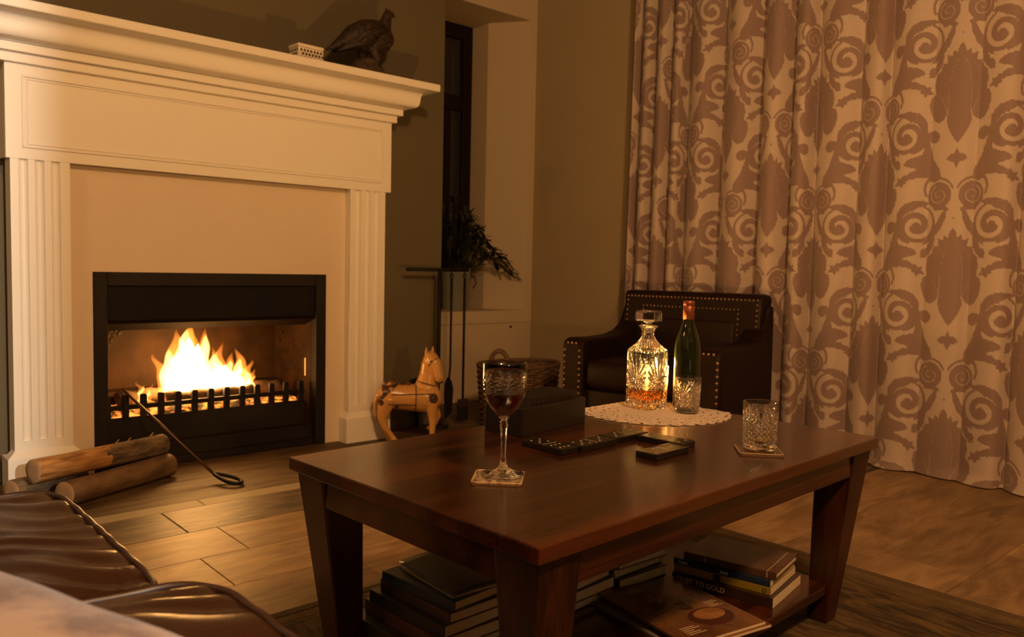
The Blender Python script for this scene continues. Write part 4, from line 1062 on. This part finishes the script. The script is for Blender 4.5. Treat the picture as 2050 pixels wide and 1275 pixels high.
# ------------------------------------------------------------------ wicker basket
def basket():
    t = thing('wicker_basket', 'brown wicker basket with a loop handle behind the armchair', 'basket', (2.93, 3.22, 0))
    wk = mat('brown_willow', (.085, .045, .022), .6, var=(30, (.17, .095, .045), .25), bump=(80, .4, .003))
    rx, ry, H_ = .25, .17, .33
    def R(z): return .86 + .14 * (z / H_) ** .8
    n = 112; st = 28
    for i in range(22):
        z = .012 + i * (H_ - .03) / 21; pts = []
        for k in range(n):
            a = 2 * PI * k / n; o = .006 * math.cos(st / 2 * a + (PI if i % 2 else 0)); f = R(z)
            pts.append(((rx * f + o) * math.cos(a), (ry * f + o) * math.sin(a), z + .0015 * math.sin(a * 9 + i)))
        add('woven_strand', MB().tube(pts, .0072, 6, closed=True), wk, t)
    b = MB()
    for k in range(st):
        a = 2 * PI * k / st; b.tube([((rx * R(z)) * math.cos(a), (ry * R(z)) * math.sin(a), z) for z in (.004, .1, .2, .3, H_)], .0045, 6)
    add('stakes', b, wk, t)
    rim = MB()
    for s in range(3): rim.tube([((rx + .007 * math.cos(26 * a + s * 2.09)) * math.cos(a), (ry + .007 * math.cos(26 * a + s * 2.09)) * math.sin(a), H_ + .007 * math.sin(26 * a + s * 2.09)) for a in [2 * PI * k / 156 for k in range(156)]], .0062, 6, closed=True)
    add('braided_rim', rim, wk, t)
    for a0 in (-2.62,):
        cx, cy = rx * math.cos(a0), ry * math.sin(a0); tx, ty = -math.sin(a0), math.cos(a0)
        add('loop_handle', MB().tube([(cx + tx * .055 * math.cos(q), cy + ty * .055 * math.cos(q), H_ - .01 + .10 * math.sin(q)) for q in [PI * k / 16 for k in range(17)]], .0125, 8), wk, t)
    add('base', MB().prism([(rx * .87 * math.cos(2 * PI * k / 40), ry * .87 * math.sin(2 * PI * k / 40)) for k in range(40)], .002, .014), wk, t)
basket()

# ------------------------------------------------------------------ armchair
def armchair():
    t = thing('leather_armchair', 'dark brown leather armchair with brass nailhead trim by the curtain', 'armchair', (2.745, 2.254, 0), math.radians(12))
    le = mat('dark_brown_leather', (.0095, .0036, .0020), .5, spec=.20, var=(5, (.0135, .0052, .0030), .3), bump=(140, .25, .002))
    D, Wd = .68, .388
    def rbox(name, x0, x1, y0, y1, z0, z1, bev, par=t, seg=4):
        o = add(name, MB().box(x0, x1, y0, y1, z0, z1), le, par, bev, seg); o.data.polygons.foreach_set('use_smooth', [True] * len(o.data.polygons)); return o
    rbox('seat_base', .03, .60, -Wd + .10, Wd - .10, .13, .30, .015)
    rbox('seat_cushion', .0, .54, -Wd + .118, Wd - .118, .30, .44, .04)
    # back: reclined slab with gently crowned top
    P = [(.50, .22), (.545, .735), (.56, .748), (.60, .752), (.655, .748), (.68, .735), (.64, .13), (.52, .13)]
    XZ = Matrix(((1, 0, 0, 0), (0, 0, 1, 0), (0, 1, 0, 0), (0, 0, 0, 1)))
    bk = add('backrest', MB().prism(P, -Wd + .025, Wd - .025, XZ), le, t, .018, 3)
    rbox('back_panel', .490, .530, -Wd + .15, Wd - .15, .36, .655, .02, bk).rotation_euler = (0, math.radians(3.5), 0)
    A = [(0, .10), (0, .505), (.012, .525), (.04, .533), (.20, .528), (.36, .532), (.46, .548), (.53, .585), (.575, .65), (.60, .70), (.64, .70), (.66, .10)]
    nails = mat('nailhead_brass', (.42, .27, .12), .35, .9)
    for s in (-1, 1):
        y0, y1 = (-Wd, -Wd + .112) if s < 0 else (Wd - .112, Wd)
        a = add('arm', MB().prism(A, y0, y1, XZ), le, t, .022, 3)
        nb = MB()
        for yy in (y0 + .016, y1 - .016):
            for k in range(13): nb.ball((-.0015, yy, .14 + .028 * k), .0035, .0062, .0062, 8, 6)
        for k in range(3): nb.ball((-.0015, y0 + .034 + .022 * k, .51), .0035, .0062, .0062, 8, 6)
        tag(add('nailhead_row', nb, nails, a), kind='stuff')
    nb = MB()
    n = 34
    for k in range(n + 1): nb.ball((.5445, -Wd + .05 + (2 * Wd - .10) * k / n, .722), .0035, .0052, .0052, 8, 6)
    for k in range(26): nb.ball((.5415, -Wd + .14 + (2 * Wd - .28) * k / 25, .675), .0035, .0045, .0045, 8, 6)
    for sd in (-1, 1):
        for k in range(8): nb.ball((.5405 - .0022 * k, sd * (Wd - .05), .70 - .025 * k), .0035, .005, .005, 8, 6)
        for k in range(6): nb.ball((.5385 - .0022 * k, sd * (Wd - .14), .655 - .025 * k), .0035, .0045, .0045, 8, 6)
    tag(add('nailhead_row', nb, nails, bk), kind='stuff')
    ft = mat('dark_chair_foot', (.02, .010, .006), .4)
    for x in (.05, .60):
        for y in (-Wd + .06, Wd - .06): add('leg', MB().lathe([(.016, 0), (.020, .02), (.028, .10), (.03, .14)], 16, Matrix.Translation((x, y, 0))), ft, t)
armchair()

# ------------------------------------------------------------------ damask curtain
def damask_cell():
    """printed damask motif, one repeat (two half-drop columns), as a numpy mask"""
    S = 2; Wc, Hc = 330, 342
    nx, ny = Wc * S, Hc * S
    X, Y = np.meshgrid((np.arange(nx) + .5) / S, (np.arange(ny) + .5) / S)
    mask = np.zeros((ny, nx), np.float32); cut = np.zeros((ny, nx), np.float32)
    def wrapd(x, y):
        dx = (X - x + Wc / 2) % Wc - Wc / 2; dy = (Y - y + Hc / 2) % Hc - Hc / 2; return dx, dy
    def poly(pts, arr):
        cx, cy = sum(p[0] for p in pts) / len(pts), sum(p[1] for p in pts) / len(pts)
        dx, dy = wrapd(cx, cy); inside = np.zeros(dx.shape, bool); n = len(pts)
        for i in range(n):
            x0, y0 = pts[i][0] - cx, pts[i][1] - cy; x1, y1 = pts[(i + 1) % n][0] - cx, pts[(i + 1) % n][1] - cy
            if y0 == y1: continue
            c = ((y0 > dy) != (y1 > dy)) & (dx < (x1 - x0) * (dy - y0) / (y1 - y0) + x0); inside ^= c
        np.maximum(arr, inside, out=arr)
    def stroke(pts, r0, r1, arr, mid=None):
        fine = []
        for (xa, ya), (xb, yb) in zip(pts, pts[1:]):
            m_ = max(1, int(math.hypot(xb - xa, yb - ya) / 1.2)); fine += [(xa + (xb - xa) * q / m_, ya + (yb - ya) * q / m_) for q in range(m_)]
        pts = fine + [pts[-1]]; n = len(pts)
        for i, (x, y) in enumerate(pts):
            a = i / (n - 1); r = r0 + (r1 - r0) * a
            if mid: r = r0 + (mid - r0) * math.sin(PI * a) if a < .5 else r1 + (mid - r1) * math.sin(PI * a)
            dx, dy = wrapd(x, y); np.maximum(arr, np.clip(r + .5 - np.hypot(dx, dy), 0, 1), out=arr)
    def disc(x, y, r, arr, ry=None):
        dx, dy = wrapd(x, y); ry = ry or r; np.maximum(arr, np.clip((1 - np.hypot(dx / r, dy / ry)) * min(r, ry) + .5, 0, 1), out=arr)
    def spiral(cx, cy, r, turns, a0, sg, m=44):
        return [(cx + r * (1 - .86 * k / m) * math.cos(a0 + sg * turns * 2 * PI * k / m), cy + r * (1 - .86 * k / m) * math.sin(a0 + sg * turns * 2 * PI * k / m)) for k in range(m + 1)]
    def bez(p, m=22):
        out = []
        for k in range(m + 1):
            a = k / m; q = [Vector(z) for z in p]
            while len(q) > 1: q = [q[i].lerp(q[i + 1], a) for i in range(len(q) - 1)]
            out.append((q[0].x, q[0].y))
        return out
    med = [(0, -82), (5, -74), (8, -62), (14, -70), (16, -58), (27, -62), (24, -48), (34, -46), (37, -34), (46, -28), (49, -10), (46, 8), (54, 12), (57, 28), (53, 44), (46, 58), (36, 63), (27, 58), (20, 48), (21, 62), (16, 78), (8, 92), (0, 104)]
    def acanthus(sp, w, lobes):
        """serrated leaf along a curved spine"""
        m = lobes * 6; up, dn = [], []
        for k in range(m + 1):
            a = k / m; i = min(len(sp) - 2, int(a * (len(sp) - 1))); f = a * (len(sp) - 1) - i
            x, y = sp[i][0] + (sp[i + 1][0] - sp[i][0]) * f, sp[i][1] + (sp[i + 1][1] - sp[i][1]) * f
            tx, ty = sp[i + 1][0] - sp[i][0], sp[i + 1][1] - sp[i][1]; l = math.hypot(tx, ty) or 1
            h = w * math.sin(PI * min(1, a * .9 + .1)) ** .6 * (.80 + .20 * ((a * lobes) % 1.0))
            up.append((x - ty / l * h, y + tx / l * h)); dn.append((x + ty / l * h * .8, y - tx / l * h * .8))
        return up + dn[::-1]
    def place(ox, oy):
        poly([(ox + x, oy + y) for x, y in med] + [(ox - x, oy + y) for x, y in reversed(med)], mask)
        for sg in (1, -1):
            T = lambda pts: [(ox + sg * x, oy + y) for x, y in pts]
            stroke(T(bez([(19, 50), (26, 34), (30, 10), (47, 8)])), .9, .6, cut); stroke(T(bez([(6, -50), (18, -34), (20, 0), (19, 48)])), .7, .6, cut)
            stroke(T(bez([(20, -44), (32, -30), (30, -8)])), .7, .5, cut)
            poly(T([(0, 112), (4, 122), (12, 124), (18, 131), (11, 137), (5, 138), (0, 150)]), mask)
            stroke(T(spiral(45, 90, 12, 1.25, .1, -1)), 4.8, 3.8, mask)
            stroke(T(bez([(57, 90), (60, 106), (52, 114), (52, 132)])), 4.2, 7, mask)
            poly(T(acanthus(bez([(34, 172), (44, 140), (66, 126), (98, 138)]), 20, 4)), mask); poly(T(acanthus(bez([(40, 168), (50, 150), (54, 130), (50, 110)]), 12, 4)), mask)
            poly(T(acanthus(bez([(50, 162), (70, 150), (88, 158), (98, 170)]), 9, 3)), mask)
            disc(ox + sg * 29, oy + 199, 23, mask, 25); stroke(T(spiral(29, 199, 18, 1.6, -1.2, 1)), 1.5, 1.1, cut)
            stroke(T(bez([(4, 186), (12, 166), (32, 164), (48, 168)])), 1.8, 2.8, mask)
            stroke(T(bez([(55, 198), (62, 182), (52, 168)])), 2.2, 2.8, mask)
            # big scroll with its crest
            vol = [(95 + (37 - 29 * q / 60) * math.cos(math.radians(-70 + 560 * q / 60)), 84 + (38 - 30 * q / 60) * math.sin(math.radians(-70 + 560 * q / 60))) for q in range(61)]
            stroke(T(vol), 2.0, 6.5, mask); disc(ox + sg * 95, oy + 86, 8, mask)
            stroke(T([(95 + 33 * math.cos(a), 84 + 34 * math.sin(a)) for a in [math.radians(d) for d in range(112, 205, 5)]]), 3.2, 5.0, mask, 6.0)
            poly(T(acanthus(bez([(62, 74), (66, 48), (88, 40), (118, 42)]), 11, 4)), mask)
            # hanging leaves and buds
            poly(T(acanthus(bez([(60, 96), (56, 112), (60, 124), (70, 132)]), 6.5, 3)), mask)
            poly(T(acanthus(bez([(128, 100), (128, 122), (120, 136), (104, 146)]), 8, 4)), mask)
            poly(T(acanthus(bez([(16, -114), (24, -86), (38, -68), (58, -50)]), 8.5, 4)), mask)
            stroke(T(bez([(13, -116), (22, -122), (34, -119)])), 3.5, 4.5, mask)
            disc(ox + sg * 54, oy - 34, 6.5, mask, 9.5)
            for k, l in enumerate((13, 9, 9, 12, 9)):
                a = 2 * PI * k / 5 - 1.1; stroke(T([(64, 0), (64 + l * math.cos(a), l * math.sin(a))]), 5.5, 2.0, mask)
            disc(ox + sg * 78, oy + 222, 5, mask, 6)
        disc(ox, oy - 99, 2.0, mask)
    place(82.5, 100); place(82.5 + 165, 100 + 171)
    return np.clip(mask - .75 * np.clip(cut, 0, 1), 0, 1)

def curtain():
    cell = damask_cell(); ch, cw = cell.shape
    y0, y1 = .25, 3.03; z0, z1 = .006, 2.52
    ny, nz = 720, 470
    Y = np.linspace(y1, y0, ny)                   # from the corner towards the camera side
    val = [3.09, 2.990, 2.880, 2.765, 2.668, 2.456, 2.223, 2.047, 1.927, 1.716, 1.585, 1.395, 1.222, 1.055, .90, .74, .58, .42, .20]
    amp = [.04, .050, .060, .052, .062, .066, .068, .060, .050, .030, .040, .016, .018, .038, .03, .03, .03, .03, .03]
    ph = np.interp(-Y, [-v for v in val], np.arange(len(val))); am = np.interp(-Y, [-v for v in val], amp)
    fold = .5 - .5 * np.cos(2 * PI * ph); fold = fold ** .5
    Z = np.linspace(z1, z0, nz)
    zz = (Z - z0) / (z1 - z0)
    sway = np.sin(Y[None, :] * 9 + 2 * zz[:, None]) * .006 + .010 * np.sin(Y[None, :] * 3.1) * (1 - zz[:, None])
    Xs = 3.605 - am[None, :] * 1.75 * (fold[None, :] - .5) * (.75 + .35 * (1 - zz[:, None])) - sway - .012 * (1 - zz[:, None])
    Ys = Y[None, :] + .012 * np.sin(ph[None, :] * 2 * PI + 1) * (1 - .4 * zz[:, None]) + .03 * (1 - zz[:, None]) * (Y[None, :] - 3.0) * .02
    hem = np.maximum(0, .05 - (Z[:, None] - z0)) / .05
    Xs = Xs - hem ** 2 * (.018 + .012 * np.sin(Y[None, :] * 17)) 
    arc = np.concatenate([[0], np.cumsum(np.hypot(np.diff(Xs[nz // 2]), np.diff(Ys[nz // 2])))])
    k = np.argmin(abs(Y - 1.303)); u = (arc - arc[k]) / .372 * 165 + 82.5
    v = (1.631 - Z) / .757 * 342 + 100
    U, V = np.meshgrid(u, v)
    fx = (U % 330) * 2; fy = (V % 342) * 2
    ix, iy = np.floor(fx).astype(int), np.floor(fy).astype(int); ax, ay = fx - ix, fy - iy
    g = lambda a, b: cell[b % ch, a % cw]
    m = g(ix, iy) * (1 - ax) * (1 - ay) + g(ix + 1, iy) * ax * (1 - ay) + g(ix, iy + 1) * (1 - ax) * ay + g(ix + 1, iy + 1) * ax * ay
    co = np.stack([Xs, Ys, np.repeat(Z[:, None], ny, 1)], -1).reshape(-1, 3).astype(np.float32)
    me = bpy.data.meshes.new('curtain'); nv = len(co); me.vertices.add(nv); me.vertices.foreach_set('co', co.ravel())
    i, j = np.meshgrid(np.arange(nz - 1), np.arange(ny - 1), indexing='ij'); a = (i * ny + j).ravel()
    q = np.stack([a, a + ny, a + ny + 1, a + 1], -1).astype(np.int32); nf = len(q)
    me.loops.add(nf * 4); me.loops.foreach_set('vertex_index', q.ravel()); me.polygons.add(nf); me.polygons.foreach_set('loop_start', np.arange(0, nf * 4, 4, dtype=np.int32))
    me.polygons.foreach_set('use_smooth', np.ones(nf, bool)); me.update()
    at = me.attributes.new('print', 'FLOAT', 'POINT'); at.data.foreach_set('value', m.ravel().astype(np.float32))
    mt = bpy.data.materials.new('damask_fabric'); mt.use_nodes = True; N = mt.node_tree.nodes; L = mt.node_tree.links; p = N['Principled BSDF']
    an = N.new('ShaderNodeAttribute'); an.attribute_name = 'print'
    rp = N.new('ShaderNodeValToRGB'); rp.color_ramp.elements[0].position = .2; rp.color_ramp.elements[1].position = .8
    rp.color_ramp.elements[0].color = (.60, .49, .425, 1); rp.color_ramp.elements[1].color = (.31, .212, .195, 1)
    L.new(an.outputs['Fac'], rp.inputs[0])
    wv = N.new('ShaderNodeTexNoise'); wv.inputs['Scale'].default_value = 260; g_ = N.new('ShaderNodeNewGeometry'); mp = N.new('ShaderNodeMapping'); mp.inputs['Scale'].default_value = (1, 2.2, .35)
    L.new(g_.outputs['Position'], mp.inputs[0]); L.new(mp.outputs[0], wv.inputs['Vector'])
    mx = N.new('ShaderNodeMixRGB'); mx.blend_type = 'MULTIPLY'; mx.inputs[0].default_value = .35; L.new(rp.outputs[0], mx.inputs[1]); L.new(wv.outputs['Fac'], mx.inputs[2])
    L.new(mx.outputs[0], p.inputs['Base Color']); p.inputs['Roughness'].default_value = .7; p.inputs['Sheen Weight'].default_value = .15
    me.materials.append(mt)
    o = bpy.data.objects.new('curtain', me); COL.objects.link(o)
    tag(o, 'full length cream curtain with mauve damask print hanging in folds', 'curtain')
    rod = thing('curtain_rod', 'dark curtain rod carrying the damask curtain', 'curtain rod', (3.60, 0, 2.53))
    add('rod', MB().tube([(0, .1, 0), (0, 3.2, 0)], .012, 12), M_IRON, rod)
    for y in (.3, 1.6, 2.9): add('bracket', MB().box(-.008, .101, y - .01, y + .01, -.012, .012), M_IRON, rod)
curtain()

# ------------------------------------------------------------------ leather sofa and pillow
def sofa():
    t = thing('leather_sofa', 'brown leather sofa with piped wrinkled seat cushions', 'sofa', (0, 0, 0))
    le = mat('brown_leather', (.020, .0068, .0024), .34, spec=.4, var=(4, (.030, .0105, .0038), .3), bump=(180, .22, .002), coat=.04)
    pp = mat('leather_piping', (.028, .011, .006), .4)
    def cushion(x0, x1, y0, y1, zt, h, dome, seed, wr=1.0, r=.05):
        # outline as a rounded rectangle, rings shrinking to the crown
        n = 200; cx, cy = (x0 + x1) / 2, (y0 + y1) / 2; hx, hy = (x1 - x0) / 2, (y1 - y0) / 2
        def edge(a):
            p = 9.0; c, s = math.cos(a), math.sin(a); d = (abs(c) ** p + abs(s) ** p) ** (1 / p); return c / d * hx, s / d * hy
        rr = [[(cx + edge(2 * PI * k / n)[0] * .96, cy + edge(2 * PI * k / n)[1] * .96, zt - h) for k in range(n)], [(cx + edge(2 * PI * k / n)[0] * 1.005, cy + edge(2 * PI * k / n)[1] * 1.005, zt - h * .5) for k in range(n)]]
        m = 40
        for i in range(m):
            f = 1 - (i / m); ring = []
            for k in range(n):
                ex, ey = edge(2 * PI * k / n); x, y = cx + ex * f, cy + ey * f
                z = zt + dome * (1 - f ** 4)
                dx = x1 - x; fy = min(y1 - y, y - y0)
                w_ = math.exp(-dx / .13) * min(1, dx / .012) * min(1, max(0, fy) / .05)
                warp = 1.6 * noise.noise((x * 5, y * 4, seed))
                z += wr * w_ * (.0060 * math.sin(96 * y + 9 * warp + 14 * dx) + .0022 * math.sin(105 * y + 6 * warp + seed - 9 * dx))
                z += wr * .006 * noise.noise((x * 9, y * 16, seed + 5)) * (1 - f ** 3)
                ring.append((x, y, z))
            rr.append(ring)
        o = add('seat_cushion', MB().rings(rr, True, True), le, t)
        pts = [(cx + edge(2 * PI * k / n)[0] * 1.004, cy + edge(2 * PI * k / n)[1] * 1.004, zt + .001 * math.sin(k)) for k in range(n)]
        add('piping', MB().tube(pts, .0048, 8, closed=True), pp, o)
    cushion(-.34, .335, .985, 1.60, .437, .15, .022, 1.0)
    cushion(-.34, .372, .36, .972, .462, .17, .020, 7.0)
    cushion(-.34, .372, -.27, .35, .450, .16, .02, 4.0)
    def slab(name, *b, bev=.03): 
        o = add(name, MB().box(*b), le, t, bev, 4); o.data.polygons.foreach_set('use_smooth', [True] * 6)
    slab('seat_base', -.42, .29, -.34, 1.585, .10, .285, bev=.02)
    slab('backrest', -.72, -.36, -.40, 1.58, .12, .82, bev=.06)
    slab('arm', -.70, .30, -.56, -.34, .10, .60, bev=.06)
    ft = mat('sofa_foot', (.03, .015, .008), .5)
    for x in (-.6, .22):
        for y in (-.45, 1.5): add('leg', MB().frustum((x - .02, x + .02, y - .02, y + .02), (x - .03, x + .03, y - .03, y + .03), 0.0, .13), ft, t)
sofa()
def pillow():
    t = thing('throw_pillow', 'soft pale floral throw pillow lying on the leather sofa', 'pillow', (-.04, .56, .487), math.radians(19))
    m = mat('faded_floral_linen', (.085, .040, .026), .9, var=(14, (.23, .150, .095), .07), bump=(300, .4, .002), sheen=.2)
    n = 40; P = []; Q = []
    for i in range(n + 1):
        rp, rq = [], []
        for j in range(n + 1):
            u, v = -1 + 2 * i / n, -1 + 2 * j / n
            pinch = 1 - .07 * (1 - abs(u) ** 2) * abs(v) ** 2 - .0
            x, y = .235 * u * (1 - .06 * (1 - v * v) * u * u), .235 * v * (1 - .06 * (1 - u * u) * v * v)
            h = .068 * ((1 - u ** 4) * (1 - v ** 4)) ** .42
            wob = .009 * noise.noise((x * 11, y * 11, 3)) * (1 - max(abs(u), abs(v)) ** 4)
            rp.append((x, y, .07 + h + wob)); rq.append((x, y, .07 - h * .98))
        P.append(rp); Q.append(rq)
    b = MB().grid(P).grid(Q); me = b.mesh('pillow_cover'); bm = bmesh.new(); bm.from_mesh(me); bmesh.ops.remove_doubles(bm, verts=bm.verts, dist=1e-5); bmesh.ops.recalc_face_normals(bm, faces=bm.faces); bm.to_mesh(me); bm.free()
    add('pillow_cover', me, m, t)
pillow()
